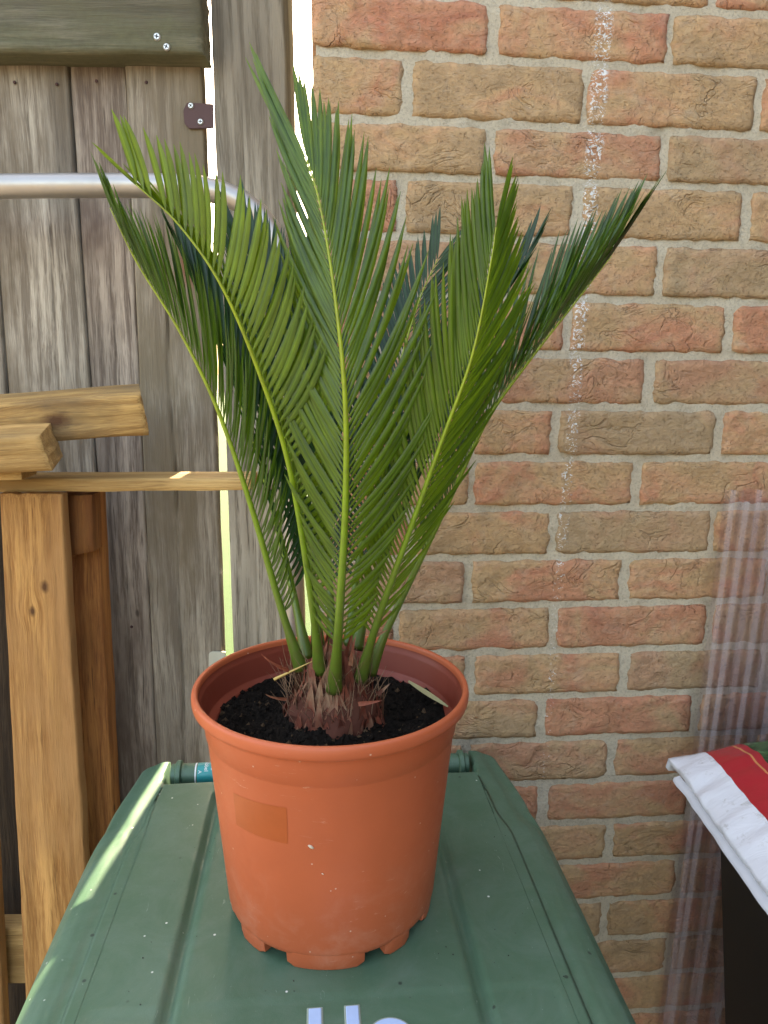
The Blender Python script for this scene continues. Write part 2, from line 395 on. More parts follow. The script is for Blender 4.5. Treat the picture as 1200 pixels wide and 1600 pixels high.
# courses above and below the frame
for i in range(3):
    zb = ztop[0]+.0115+i*PITCH; x = XL; row = []; j = XL+(.16 if i % 2 else .05)
    while x < 1.0: row.append((x, j)); x = j+.011; j = x+LEN-.011
    courses.append((zb, zb+.057, row))
zlow = courses[20][0]
k = 0
while zlow > .08 and k < 4:
    zt = zlow-.0115; zb = zt-.057; x = XL; row = []; j = XL+(.12 if k % 2 else .2)
    while x < 1.0: row.append((x, j)); x = j+.011; j = x+LEN-.011
    courses.append((zb, zt, row)); zlow = zb; k += 1
ZLOW = zlow; ZHIGH = max(c[1] for c in courses)
def brick_mesh(wd, ht, seed, corner_left):
    wd += .0016; ht += .0014
    nx, nz = max(8, int(wd/.0055)), 12
    vs, fs = [], []; ox = seed*7.31
    yaw = rnd.uniform(-.0012, .0012); proud = rnd.uniform(-.0012, .0015)
    for j in range(nz+1):
        for i in range(nx+1):
            s, t = i/nx, j/nz; x = (s-.5)*wd; z = (t-.5)*ht
            ex = min(s, 1-s)*wd; ez = min(t, 1-t)*ht
            # wobbly outline
            if ex < .006: x += .0036*fbm(ox, z*70, 3.+(s > .5)*9, 3)*(1-ex/.006)
            if ez < .006: z += .0030*fbm(x*40+ox, 5.+(t > .5)*9, 0, 3)*(1-ez/.006)
            if ex < .012 and ez < .012:   # rounded corners
                k = (1-ex/.012)*(1-ez/.012)*.0014*(1+1.6*noise.noise(Vector((ox, s*3, t*5))))
                x -= math.copysign(k, s-.5); z -= math.copysign(k, t-.5)
            e = min(ex, ez)
            d = -.0024*(1-min(1, e/.0030))**1.7
            n = fbm(x*20+ox, z*28, seed, 4)*.0026
            fold = noise.noise(Vector((x*16+ox+z*14, z*40-x*6, seed*3.3)))
            n += -.0045*max(0, 1-abs(fold)/.07)*max(0, noise.noise(Vector((x*9+ox, z*12, 77)))+.25)
            n += .0016*noise.noise(Vector((x*60+ox, z*45, 9)))
            vs.append((x, -max(-.0012 if e > .004 else -.0035, proud+yaw*(s-.5)*2+d+n), z))
    idx = lambda i, j: j*(nx+1)+i
    for j in range(nz):
        for i in range(nx): fs.append((idx(i, j), idx(i+1, j), idx(i+1, j+1), idx(i, j+1)))
    ring = [idx(i, 0) for i in range(nx+1)]+[idx(nx, j) for j in range(1, nz+1)]+[idx(i, nz) for i in range(nx-1, -1, -1)]+[idx(0, j) for j in range(nz-1, 0, -1)]
    n0 = len(vs)
    for r in ring: v = vs[r]; vs.append((v[0], .10 if corner_left else .02, v[2]))
    m = len(ring)
    for a in range(m): b = (a+1) % m; fs.append((ring[b], ring[a], n0+a, n0+b))
    return vs, fs
seed = 0
for zb, zt, row in courses:
    for (a, b) in row:
        if b < a+.02: continue
        seed += 1
        first = a <= XL+1e-6
        vs, fs = brick_mesh(b-a, zt-zb, seed, first)
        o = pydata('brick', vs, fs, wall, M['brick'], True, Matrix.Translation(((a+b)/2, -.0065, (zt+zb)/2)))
# mortar bed, rough, a little behind the brick faces
vs, fs = [], []
nx, nz = 150, 260; x1 = 1.25
for j in range(nz+1):
    for i in range(nx+1):
        x = XL+.003+(x1-XL)*i/nx; z = ZLOW-.01+(ZHIGH+.02-ZLOW)*j/nz
        vs.append((x, -.0028+.0024*fbm(x*30, z*30, 4., 3)+.0010*noise.noise(Vector((x*120, z*120, 0))), z))
for j in range(nz):
    for i in range(nx): a = j*(nx+1)+i; fs.append((a, a+1, a+nx+2, a+nx+1))
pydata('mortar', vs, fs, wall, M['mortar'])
# body of the wall and the brickwork beyond what the photograph frames
bm = bmesh.new(); box_into(bm, XL+.004, 4.0, .006, 1.3, 0, 3.3); bmobj('wall_body', bm, wall, M['mortar'], False)
bm = bmesh.new()
def coarse(x0, x1, z0, z1):
    z = z0; r = 0
    while z+.057 < z1:
        x = x0-(LEN/2 if r % 2 else 0)
        while x < x1:
            a, b = max(x, x0), min(x+LEN-.011, x1)
            if b-a > .03: box_into(bm, a, b, -.006, .03, z, z+.057)
            x += LEN
        z += PITCH; r += 1
coarse(XL, 4.0, ZHIGH+.012, 3.3); coarse(XL, 4.0, .004, ZLOW-.012); coarse(1.26, 4.0, ZLOW, ZHIGH)
tag(bmobj('outer_bricks', bm, wall, M['brick'], False), kind='stuff')

# ================================================================== boards
def board(name, A0, A1, B1, B0, thick, parent, mat, back=None, cracks=(), seed=1, edge=.0025, rel=.0006, dx=.004, dz=.012, label=None):
    """A0->A1 one long side, B0->B1 the other; front face towards the camera; real thickness"""
    A0, A1, B1, B0 = [Vector(v) for v in (A0, A1, B1, B0)]
    C = (A0+A1+B1+B0)/4
    Z = ((A1-A0)+(B1-B0)).normalized(); X = ((B0-A0)+(B1-A1)); X = (X-Z*X.dot(Z)).normalized()
    Yv = Z.cross(X)
    if Yv.y < 0: X = -X; A0, A1, B0, B1 = B0, B1, A0, A1; Yv = Z.cross(X)
    Rm = Matrix((X, Yv, Z)).transposed(); Ri = Rm.transposed()
    loc = [Ri @ (v-C) for v in (A0, A1, B1, B0)]
    bk = Ri @ Vector(back) if back else Vector((0, thick, 0))
    Wd = (B0-A0).length; Ln = (A1-A0).length
    nx = max(6, min(36, int(Wd/dx))); nz = max(6, min(110, int(Ln/dz)))
    vs, fs = [], []
    def ss(n):
        l = [i/n for i in range(n+1)]; return l
    xs = [0, .02]+ss(nx)[1:-1]+[.98, 1]; zs = [0, .004]+ss(nz)[1:-1]+[.996, 1]
    for t in zs:
        for s in xs:
            p = (loc[0].lerp(loc[3], s)).lerp(loc[1].lerp(loc[2], s), t)
            e = min(min(s, 1-s)*Wd, min(t, 1-t)*Ln)
            d = edge*max(0, 1-e/edge/1.4)**2
            d += rel*fbm(p.x*60+seed*3, p.z*5, seed, 3)
            for (cx, amp, wd, dp, z0, z1) in cracks:
                c = cx+amp*fbm(p.z*3.5, seed*2.2+cx*50, 0, 3)
                k = abs(p.x-c)/wd
                if k < 1 and z0 < p.z < z1: d += dp*(1-k)
            if s in (0, 1): p = p+Vector((.0012*noise.noise(Vector((p.z*14, seed, s*5))), 0, 0))
            if t in (0, 1): p = p+Vector((0, 0, .002*noise.noise(Vector((p.x*90, seed, t*5+20)))))
            vs.append(p+Vector((0, d, 0)))
    m, q = len(xs), len(zs)
    ix = lambda i, j: j*m+i
    for j in range(q-1):
        for i in range(m-1): fs.append((ix(i, j), ix(i+1, j), ix(i+1, j+1), ix(i, j+1)))
    ring = [ix(i, 0) for i in range(m)]+[ix(m-1, j) for j in range(1, q)]+[ix(i, q-1) for i in range(m-2, -1, -1)]+[ix(0, j) for j in range(q-2, 0, -1)]
    n0 = len(vs)
    for r in ring: vs.append(vs[r]+bk)
    L = len(ring)
    for a in range(L): b = (a+1) % L; fs.append((ring[b], ring[a], n0+a, n0+b))
    fs.append(tuple(n0+a for a in range(L-1, -1, -1)))
    mw = Matrix.Translation(C) @ Rm.to_4x4()
    if parent: mw = parent.matrix_basis.inverted() @ mw if False else Matrix.Translation(-parent.location) @ mw
    o = pydata(name, vs, fs, parent, mat, True, mw, sharp=50)
    if label: o['label'] = label
    return o
def at_z_on(p, q, z):
    """extend the line p->q to height z"""
    return p+(q-p)*((z-p.z)/(q.z-p.z))

# ================================================================== GATE
GY = 1.2; GTOP = 2.5
gate = empty('wooden_gate', (-.6, GY, 0), 0, 'weathered grey plank gate with a mossy top rail and a brown hinge plate', 'gate')
edges = [((-290, 100), (-215, 1150)), ((-163, 100), (-85, 1150)), ((-28, 100), (50, 1150)), ((104, 100), (176, 1150)), ((193, 100), (242, 1150)), ((316, 100), (354, 1150))]
mats = ['grey_wood_dark', 'grey_wood', 'grey_wood', 'grey_wood_dark', 'grey_wood_pale']
for i in range(5):
    l0, l1 = [atY(*p, GY) for p in edges[i]]; r0, r1 = [atY(*p, GY) for p in edges[i+1]]
    off = Vector((0, [.004, 0, .003, .007, .001][i], 0)); g = Vector((.0015, 0, 0))
    cr = ()
    if i == 4: cr = ((-.008, .006, .0026, .006, -1.3, .62), (.052, .002, .002, .004, .36, .52))
    if i == 2: cr = ((.020, .006, .003, .004, -.2, .5),)
    board('plank', at_z_on(l0, l1, .05)+off+g, at_z_on(l0, l1, GTOP)+off+g, at_z_on(r0, r1, GTOP)+off-g, at_z_on(r0, r1, .05)+off-g,
          .02, gate, M[mats[i]], cracks=cr, seed=11+i, rel=.0005, dx=.003, dz=.02)
for i in range(1, 5):
    a_, b_ = [atY(*p, GY) for p in edges[i]]; p0, p1 = at_z_on(a_, b_, .3), at_z_on(a_, b_, GTOP); h_ = Vector((.02, 0, 0)); q_ = Vector((0, .03, 0))
    board('sun_block_strip', p0-h_+q_, p1-h_+q_, p1+h_+q_, p0+h_+q_, .012, gate, M['grey_wood'], seed=90+i, dz=.2, dx=.01)  # added behind the joints to stop sun slivers through the gaps
# far-left planks out of view, narrow shadow gaps between all
for i in range(4):
    xr = atY(-290, 100, GY).x-.003-i*.128
    board('plank', (xr-.125, GY, .05), (xr-.125, GY, GTOP), (xr, GY, GTOP), (xr, GY, .05), .02, gate, M['grey_wood'], seed=31+i, dz=.08, dx=.02)
# rail
TLz = 2.13
ra, rb = atY(-300, 84, GY-.045), atY(306, 84, GY-.045)
rail_top = 2.19
Z0 = Vector((ra.x-.3, GY-.045, ra.z)); Z1 = Vector((atY(318, 96, GY-.045).x, GY-.045, rb.z))
board('rail', (Z0.x, Z0.y, rail_top), (Z1.x-.004, Z1.y, rail_top), (Z1.x, Z1.y, Z1.z), (Z0.x, Z0.y, Z1.z), .045, gate, M['rail_wood'], seed=50, edge=.006, rel=.0012,
      cracks=((.018, .004, .0016, .003, .1, .42), (-.03, .004, .0014, .003, -.1, .3)))
for zz in (1.0, .25): board('rail', (Z0.x, GY+.022, zz+.12), (Z1.x-.02, GY+.022, zz+.12), (Z1.x-.02, GY+.022, zz), (Z0.x, GY+.022, zz), .04, gate, M['rail_wood'], seed=51, dz=.1)
# second rail above, out of the frame
board('rail', (Z0.x, Z0.y, 2.48), (Z1.x, Z1.y, 2.48), (Z1.x, Z1.y, 2.36), (Z0.x, Z0.y, 2.36), .045, gate, M['rail_wood'], seed=53, dz=.1)
def screw(px, py, Y, r, parent, rot=.3):
    c = atY(px, py, Y)-parent.location
    bm = bmesh.new()
    bmesh.ops.create_cone(bm, cap_ends=True, segments=20, radius1=r, radius2=r*.72, depth=.0022, matrix=Matrix.Translation(c) @ Matrix.Rotation(math.pi/2, 4, 'X'))
    s = bmobj('screw', bm, parent, M['screw'], True, sharp=30)
    bm = bmesh.new()
    for a in (rot, rot+math.pi/2):
        bmx = bmesh.ops.create_cube(bm, size=1)
        mt = Matrix.Translation(c+Vector((0, -.0011, 0))) @ Matrix.Rotation(a, 4, 'Y') @ Matrix.Diagonal((r*1.1, .0006, r*.26, 1))
        bmesh.ops.transform(bm, matrix=mt, verts=bmx['verts'])
    bmobj('screw_slot', bm, s, M['screw_slot'], False)
screw(245, 57, GY-.0465, .0054, gate, .2); screw(260, 73, GY-.0465, .0052, gate, .5)
for (px, py) in ((22, 128), (88, 131), (150, 126), (228, 128), (30, 640), (108, 646), (205, 980)):
    c = atY(px, py, GY-.001)-gate.location; bm = bmesh.new()
    bmesh.ops.create_cone(bm, cap_ends=True, segments=12, radius1=.0026, radius2=.0018, depth=.0016, matrix=Matrix.Translation(c+Vector((0, .0006, 0))) @ Matrix.Rotation(math.pi/2, 4, 'X'))
    bmobj('nail', bm, gate, M['rusty'])
# hinge plate
def px_plate(name, pts, Y, th, parent, mat, bev=.0008):
    bm = bmesh.new(); vs = [bm.verts.new(atY(*p, Y)-parent.location) for p in pts]
    f = bm.faces.new(vs); r = bmesh.ops.extrude_face_region(bm, geom=[f])
    for v in r['geom']:
        if isinstance(v, bmesh.types.BMVert): v.co.y += th
    bmesh.ops.bevel(bm, geom=list(bm.edges), offset=bev, segments=2, affect='EDGES')
    return bmobj(name, bm, parent, mat, True, sharp=35)
px_plate('hinge_plate', [(292, 160), (333, 162), (334, 200), (296, 201), (288, 193), (286, 172)], GY-.004, .003, gate, M['rusty'])
screw(298, 165, GY-.0055, .0046, gate, .6); screw(313, 190, GY-.0055, .0046, gate, .1)
px_plate('latch_plate', [(326, 1022), (330, 1019), (352, 1019), (352, 1050), (326, 1050)], GY-.006, .005, gate, M['cream'])

# ================================================================== POST
pl, pr = atY(330.5, 60, GY), atY(445, 60, GY); pl2, pr2 = atY(364, 1000, GY), atY(466, 1000, GY)
post = empty('gate_post', (pl.x, GY, 0), 0, 'tall square weathered timber post between the gate and the brick wall', 'post')
board('post_timber', at_z_on(pl, pl2, 0), at_z_on(pl, pl2, 2.75), at_z_on(pr, pr2, 2.75), at_z_on(pr, pr2, 0), .11, post, M['post_wood'], seed=60, rel=.0014, dx=.0026, dz=.03,
      cracks=((-.012, .004, .0016, .003, -.5, .6),))

# ================================================================== TUBE FRAME
TY = 1.06
tp = [(-420, 298), (-200, 294), (0, 291), (160, 290), (270, 291), (325, 296), (372, 312), (408, 340), (432, 378), (443, 420), (447, 470), (449, 540), (452, 700), (456, 900)]
P = [atY(a, b, TY) for a, b in tp]
P.append(Vector((P[-1].x, TY, .03)))
pts, _ = catmull(P, 90)
vs, fs = tube_data(pts, [.0158]*len(pts), 20)
fr = empty('tube_frame', (P[0].x, TY, 0), 0, 'silver metal tube frame crossing in front of the gate and bending down', 'metal frame')
off = Vector(fr.location)
pydata('bent_tube', [v-off for v in vs], fs, fr, M['alu'])
vs, fs = tube_data([P[0]+Vector((0, 0, 0)), Vector((P[0].x, TY, .03))], [.0158]*2, 20)
pydata('left_leg', [v-off for v in vs], fs, fr, M['alu'])
for xx in (P[0].x, P[-1].x):
    bm = bmesh.new(); bmesh.ops.create_cone(bm, cap_ends=True, segments=20, radius1=.02, radius2=.018, depth=.045, matrix=Matrix.Translation(Vector((xx, TY, .0235+.0125))-off))
    bmobj('rubber_foot', bm, fr, M['rubber'], True, sharp=40)

# ================================================================== PALLET and offcuts
pal = empty('leaning_pallet', (-.5, .98, 0), 0, 'warm brown wooden pallet standing upright left of the green bin', 'pallet')
def pboard(quad, Y, thick, parent, mat, ground=False, **kw):
    a, b, c, d = [atY(*p, Y) for p in quad]
    if ground: a2, b2 = at_z_on(d, a, a.z), at_z_on(c, b, b.z); d = at_z_on(a, d, .02); c = at_z_on(b, c, .02)
    return board('board', d, a, b, c, thick, parent, mat, **kw)
pboard([(-2, 772), (96, 772), (132, 1330), (36, 1500)], .95, .016, pal, M['pallet_wood'], True, seed=70, rel=.0012, dz=.014)
pboard([(-150, 772), (-40, 772), (0, 1500), (-110, 1500)], .95, .016, pal, M['pallet_wood'], True, seed=71, rel=.001, dz=.03)
pboard([(98, 772), (151, 772), (178, 1310), (128, 1310)], 1.02, .03, pal, M['pallet_wood_red'], True, seed=72, rel=.001)
pboard([(88, 774), (142, 774), (146, 862), (92, 872)], .985, .03, pal, M['pallet_wood_red'], seed=73)
pboard([(-140, 776), (24, 776), (60, 1500), (-100, 1500)], 1.08, .02, pal, M['shade_wood'], True, seed=76)  # dark board added where the gate lies in shade behind the pallet
def hboard(quad, Y, thick, parent, mat, **kw):
    a, b, c, d = [atY(*p, Y) for p in quad]
    return board('board', a, b, c, d, thick, parent, mat, **kw)
hboard([(-160, 1452), (52, 1450), (52, 1538), (-160, 1540)], .985, .02, pal, M['lath_wood'], seed=74, back=(0, .022, .004))
hboard([(-160, 749), (392, 747), (392, 766), (-160, 771)], .965, .05, pal, M['lath_wood'], seed=75, rel=.0005, back=(0, .05, .002))
off1 = empty('timber_offcut', atY(90, 680, .9), 0, 'thick sawn board with a dark knot, highest of the loose boards at the left', 'board')
o1 = hboard([(-160, 645), (218, 616), (232, 680), (-160, 705)], .93, .035, off1, M['offcut_wood'], seed=80, back=(-0.018, .05, .012), dx=.003, dz=.005, rel=.001, edge=.003); o1.name = 'sawn_board'
off2 = empty('timber_offcut', atY(20, 745, .9), 0, 'short board with a slanted cut end lying under the knotty board', 'board')
o2 = hboard([(-160, 690), (60, 680), (80, 736), (-160, 747)], .88, .035, off2, M['offcut_plain'], seed=83, back=(-0.008, .05, .012), dx=.003, dz=.005, edge=.003); o2.name = 'sawn_board'
off3 = empty('timber_offcut', atY(0, 750, .9), 0, 'small thin block wedged between the short board and the pale lath', 'block')
o3 = hboard([(-160, 733), (32, 731), (32, 750), (-160, 752)], .91, .03, off3, M['lath_wood'], seed=86, back=(0, .04, .002)); o3.name = 'sawn_block'

# ================================================================== ADDED SHADE FENCE
sf = empty('shade_fence', (1.16, 0, 0), 0, 'added dark board fence, out of view, shading the right side', 'fence')  # unseen fence, added only to darken the right side
bm = bmesh.new(); box_into(bm, -.01, .01, -.07, .07, .02, 2.7, .002, 1)
f0 = bmobj('plank', bm, sf, M['shade_wood'], False)  # plank of the added shade fence
for i in range(32):
    o = f0 if i == 0 else f0.copy()
    if i: COL.objects.link(o); o.parent = sf
    o.location = (rnd.uniform(-.002, .002), 1.02-i*.146, 0)
for zz in (.4, 2.2):
    bm = bmesh.new(); box_into(bm, .012, .05, -3.3, 1.08, zz, zz+.09, .003, 1); bmobj('rail', bm, sf, M['shade_wood'], False)

# ================================================================== WHEELIE BIN
LZ = 1.06; BY = R(5.4)
bin_ = empty('wheelie_bin', (-.079, .9105, 0), BY, 'green plastic wheelie bin with a scuffed lid under the terracotta pot', 'bin')
# local: x = u across, y = -w (towards the camera), z
def hw(wv):
    return .2315+.012*sstep(0, .13, wv)+.0095*sstep(.14, .19, wv)-.0025*sstep(.2, .45, wv)
def lid_z(u, wv):
    a = abs(u); z = 0.0
    z -= .05*u*u
    # grooves either side of the middle panel
    g = abs(a-.126+.01*max(0, wv-.1)*0)
    if wv > .075: z -= .0060*sstep(.0068, .0022, g)*sstep(.075, .09, wv)
    # raised score line and its arc to the edge
    cr = .2175
    if wv > .165: z += .0011*sstep(.0022, .0004, abs(a-cr))
    else:
        d = abs(math.hypot((a-.2375)/1.0, (wv-.165)/.8)-.020)
        if a > cr-.004 and wv > .14: z += .0011*sstep(.0022, .0004, d)
    # sloping shoulder, lower wing outside it
    e = hw(wv)-a
    z -= .0035*sstep(.026, .013, e)
    wing = sstep(.15, .19, wv)
    z -= wing*.011*sstep(.0145, .001, e)
    # recessed badge field
    if a < .19: z -= .0008*sstep(.394, .3965, wv)
    return z
NU = .196; NW = .055
us = sorted(set([round(-1+2*i/150, 5) for i in range(151)]+[s*(1-k) for s in (-1, 1) for k in (.002, .006, .012, .018, .024)]+[s*NU/.236*f for s in (-1, 1) for f in (1,)]))
ws = sorted(set([round(.58*i/145, 5) for i in range(146)]+[.001, .002, .006, NW, NW+.0012, NW+.003, .578, .575, .572]))
bm = bmesh.new(); V = {}
def bdist(u, wv):
    d = min(hw(wv)-abs(u), .58-wv)
    a = abs(u)
    if a < NU: d = min(d, wv-NW)
    else:
        d = min(d, wv)
        if wv < NW: d = min(d, a-NU)
        else: pass
    if a >= NU and wv >= NW: d = min(d, math.hypot(a-NU, wv-NW)) if False else d
    return max(0, d)
def corner(u, wv):
    # round the plan corners
    h = hw(wv); a = abs(u); r = .022
    if wv < r and a > h-r:
        dx, dy = a-(h-r), r-wv; l = math.hypot(dx, dy)
        m = max(dx, dy)
        if l > 1e-6: k = m/l; dx *= k; dy *= k
        return math.copysign(h-r+dx, u), r-dy
    return u, wv
for j, wv in enumerate(ws):
    for i, s in enumerate(us):
        u = s*hw(wv)
        if abs(abs(s)-NU/.236) < 1e-6: u = math.copysign(NU, s)
        if abs(u) < NU-1e-6 and wv < NW-1e-6: continue
        d = bdist(u, wv); r = .0055
        dz = 0 if d > r else r-math.sqrt(max(0, r*r-(r-d)**2))
        uu, ww = corner(u, wv)
        V[i, j] = bm.verts.new((uu, -ww, LZ+lid_z(u, wv)-dz))
for j in range(len(ws)-1):
    for i in range(len(us)-1):
        q = [V.get((i, j)), V.get((i, j+1)), V.get((i+1, j+1)), V.get((i+1, j))]
        if all(q): bm.faces.new(q)
be = [e for e in bm.edges if e.is_boundary]
r = bmesh.ops.extrude_edge_only(bm, edges=be)
for v in [g for g in r['geom'] if isinstance(g, bmesh.types.BMVert)]: v.co.z = LZ-.04
lid = bmobj('lid', bm, bin_, M['green'])
# letters H o on the badge field, pale blue print in a thin raised outline
def letter(bmf, name, shape, mat, z0, h):
    return None
LET = empty  # (kept simple: letters are meshes under the lid)
def rbox(x0, x1, w0, w1, z0, z1, mat, name='letter'):
    bm = bmesh.new(); box_into(bm, x0, x1, -w1, -w0, z0, z1, .0008, 1); return bmobj(name, bm, lid, mat, False)
def flatz(wv, u=0): return LZ+lid_z(u, wv)
zz = flatz(.42)
for (x0, x1, w0, w1) in ((-.0152, -.0046, .404, .462), (.0143, .0249, .404, .462)):
    rbox(x0-.0013, x1+.0013, w0-.0013, w1+.0013, zz-.001, zz+.0007, M['letter_edge'], 'letter_outline')
    rbox(x0, x1, w0, w1, zz-.001, zz+.0012, M['blue_print'])
rbox(-.0046, .0143, .428, .438, zz-.001, zz+.0012, M['blue_print'])
def ring(cx, cw, r0, r1, z0, z1, mat, name):
    bm = bmesh.new(); n = 40; L = []
    for k in range(n):
        a = 2*math.pi*k/n; c, s = math.cos(a), math.sin(a)
        L.append([bm.verts.new((cx+r*c, -cw+r*s*1.12, z)) for r, z in ((r0, z0), (r0, z1), (r1, z1), (r1, z0))])
    for k in range(n):
        A, B = L[k], L[(k+1) % n]
        for q in range(3): bm.faces.new((A[q], A[q+1], B[q+1], B[q]))
    bmobj(name, bm, lid, mat, True, sharp=40)
ring(.0475, .440, .0075, .0203, zz-.001, zz+.0007, M['letter_edge'], 'letter_outline')
ring(.0475, .440, .0088, .019, zz-.001, zz+.0012, M['blue_print'], 'letter')
# handle bar in the rear notch
hx, hz = -.021, LZ-.011
def hcyl(name, u0, u1, r, mat, parent, prof=None):
    n = 32; bm = bmesh.new(); rows = []
    pr = prof or [(u0, r*.9), (u0+.001, r), (u1-.001, r), (u1, r*.9)]
    for (u, rr) in pr: rows.append([bm.verts.new((u, hx+rr*math.cos(2*math.pi*k/n), hz+rr*math.sin(2*math.pi*k/n))) for k in range(n)])
    for a, b in zip(rows, rows[1:]):
        for k in range(n): bm.faces.new((a[k], a[(k+1) % n], b[(k+1) % n], b[k]))
    bm.faces.new(rows[0][::-1]); bm.faces.new(rows[-1])
    return bmobj(name, bm, parent, mat, True, sharp=35)
hb = hcyl('handle_bar', -.193, .193, .0135, M['green'], bin_)
for s in (-1, 1):
    c = s*.183; hcyl('handle_collar', c-.004, c+.004, .0178, M['green'], bin_, [(c-.004, .0155), (c-.0025, .0178), (c+.0025, .0178), (c+.004, .0155)])
st = hcyl('sticker', -.160, -.098, .01365, M['teal'], hb); st['label'] = 'teal sticker with white lettering'
hcyl('sticker_border', -.163, -.1595, .01368, M['white_print'], st)
def wrap_text(txt, u, size, mat, a0):
    c = bpy.data.curves.new('lettering', 'FONT'); c.body = txt; c.size = size; c.extrude = .00005
    t = bpy.data.objects.new('lettering', c); COL.objects.link(t)
    dg = bpy.context.evaluated_depsgraph_get(); me = bpy.data.meshes.new_from_object(t.evaluated_get(dg))
    bpy.data.objects.remove(t)
    for v in me.vertices:
        x, y = v.co.x, v.co.y; a = a0+x/.0137; rr = .01375+v.co.z
        v.co = (u+y, hx-rr*math.cos(a), hz+rr*math.sin(a)) if False else Vector((u+y, hx-rr*math.sin(a), hz+rr*math.cos(a)))
    o = link_mesh('lettering', me, st, mat, False)
wrap_text('Abbel', -.150, .0072, M['white_print'], -.35)
wrap_text('Rugge', -.140, .0072, M['white_print'], -.25)
wrap_text('A', -.1575, .006, M['white_print'], .75)
wrap_text('Kn', -.1475, .011, M['screw_slot'], -1.1)
# body
bm = bmesh.new(); rows = []
for (z, a, f, b) in ((.10, .165, -.40, -.07), (.55, .195, -.48, -.065), (.97, .222, -.555, -.06), (.99, .238, -.572, -.06), (1.018, .238, -.572, -.06)):
    rows.append([bm.verts.new(c) for c in ((-a, f, z), (a, f, z), (a, b, z), (-a, b, z))])
for p, q in zip(rows, rows[1:]):
    for k in range(4): bm.faces.new((p[k], p[(k+1) % 4], q[(k+1) % 4], q[k]))
bm.faces.new(rows[0][::-1])
bmesh.ops.bevel(bm, geom=[e for e in bm.edges if abs(e.verts[0].co.z-e.verts[1].co.z) > .01], offset=.02, segments=3, affect='EDGES')
bmobj('bin_body', bm, bin_, M['green'], True, sharp=40)
bm = bmesh.new(); box_into(bm, -.19, .19, -.075, -.045, .99, 1.035, .004); bmobj('hinge_bracket', bm, bin_, M['green'], False)
for s in (-1, 1):
    bm = bmesh.new(); bmesh.ops.create_cone(bm, cap_ends=True, segments=32, radius1=.10, radius2=.10, depth=.045, matrix=Matrix.Translation((s*.20, -.02, .10)) @ Matrix.Rotation(math.pi/2, 4, 'Y'))
    bmesh.ops.bevel(bm, geom=[e for e in bm.edges if len(e.link_faces) == 2 and e.calc_face_angle(0) > 1], offset=.008, segments=2, affect='EDGES')
    bmobj('wheel', bm, bin_, M['rubber'], True, sharp=40)
bm = bmesh.new(); bmesh.ops.create_cone(bm, cap_ends=True, segments=16, radius1=.011, radius2=.011, depth=.36, matrix=Matrix.Translation((0, -.02, .10)) @ Matrix.Rotation(math.pi/2, 4, 'Y'))
bmobj('axle', bm, bin_, M['black'])

# ================================================================== POT
PC = Vector((-.0465, .64, LZ-.0008))
RIMZ = .2205
pot = empty('plant_pot', PC, 0, 'round terracotta coloured plastic pot standing on the green bin lid', 'pot')
def lathe(name, prof, seg, parent, mat, fn=None, sharp=None, close=False):
    vs, fs = [], []
    for (r, z) in prof:
        for k in range(seg):
            a = 2*math.pi*k/seg; rr = r if fn is None else fn(r, z, a); vs.append((rr*math.cos(a), rr*math.sin(a), z))
    for i in range(len(prof)-1):
        for k in range(seg): b = (k+1) % seg; fs.append((i*seg+k, i*seg+b, (i+1)*seg+b, (i+1)*seg+k))
    return pydata(name, vs, fs, parent, mat, True, sharp=sharp)
outer = [(.001, .016), (.088, .016), (.0925, .013), (.0945, .0125), (.0965, .0145), (.0982, .020), (.1035, .08), (.1095, .145), (.1128, .1795), (.1133, .1815), (.1143, .1828), (.1162, .200), (.1173, .2065), (.1182, .2078)]
lip = [(.1182, .2078), (.1208, .2077), (.1232, .2080), (.1246, .2092), (.1253, .2118), (.1255, .2150), (.1252, .2180), (.1244, .2197), (.1230, .2204), (.1213, .2203), (.1202, .2196), (.1196, .2180), (.1193, .2150)]
inner = [(.1193, .2150), (.1189, .2120), (.1174, .2103), (.1168, .208), (.1125, .190), (.1121, .1885), (.1062, .1872), (.1052, .184), (.098, .10), (.092, .02)]
lathe('pot_wall', outer, 160, pot, M['pot'])
lathe('rim', lip, 160, pot, M['pot'])
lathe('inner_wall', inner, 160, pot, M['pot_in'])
# feet: curved wall segments
def foot(a0, a1):
    bm = bmesh.new(); n = max(5, int(abs(a1-a0)/4)); rows = []
    for k in range(n+1):
        t = k/n; a = R(a0+(a1-a0)*t)
        cut = .0035 if k in (0, n) else 0
        z0 = .0008+(.0022 if k in (0, n) else 0)
        rows.append([bm.verts.new((r*math.sin(a), -r*math.cos(a), z)) for r, z in ((.0972-cut*.4, .0172), (.0955-cut*.3, z0+.002), (.0945-cut*.3, z0), (.086, z0), (.086, .0172))])
    for p, q in zip(rows, rows[1:]):
        for j in range(5): bm.faces.new((p[j], p[(j+1) % 5], q[(j+1) % 5], q[j]))
    bm.faces.new(rows[0]); bm.faces.new(rows[-1][::-1])
    bmobj('foot', bm, pot, M['pot'], True, sharp=40)
for a0, a1 in ((-20, 21), (33, 50), (-55, -34), (66, 106), (-108, -70), (122, 160), (172, 235)): foot(a0, a1)
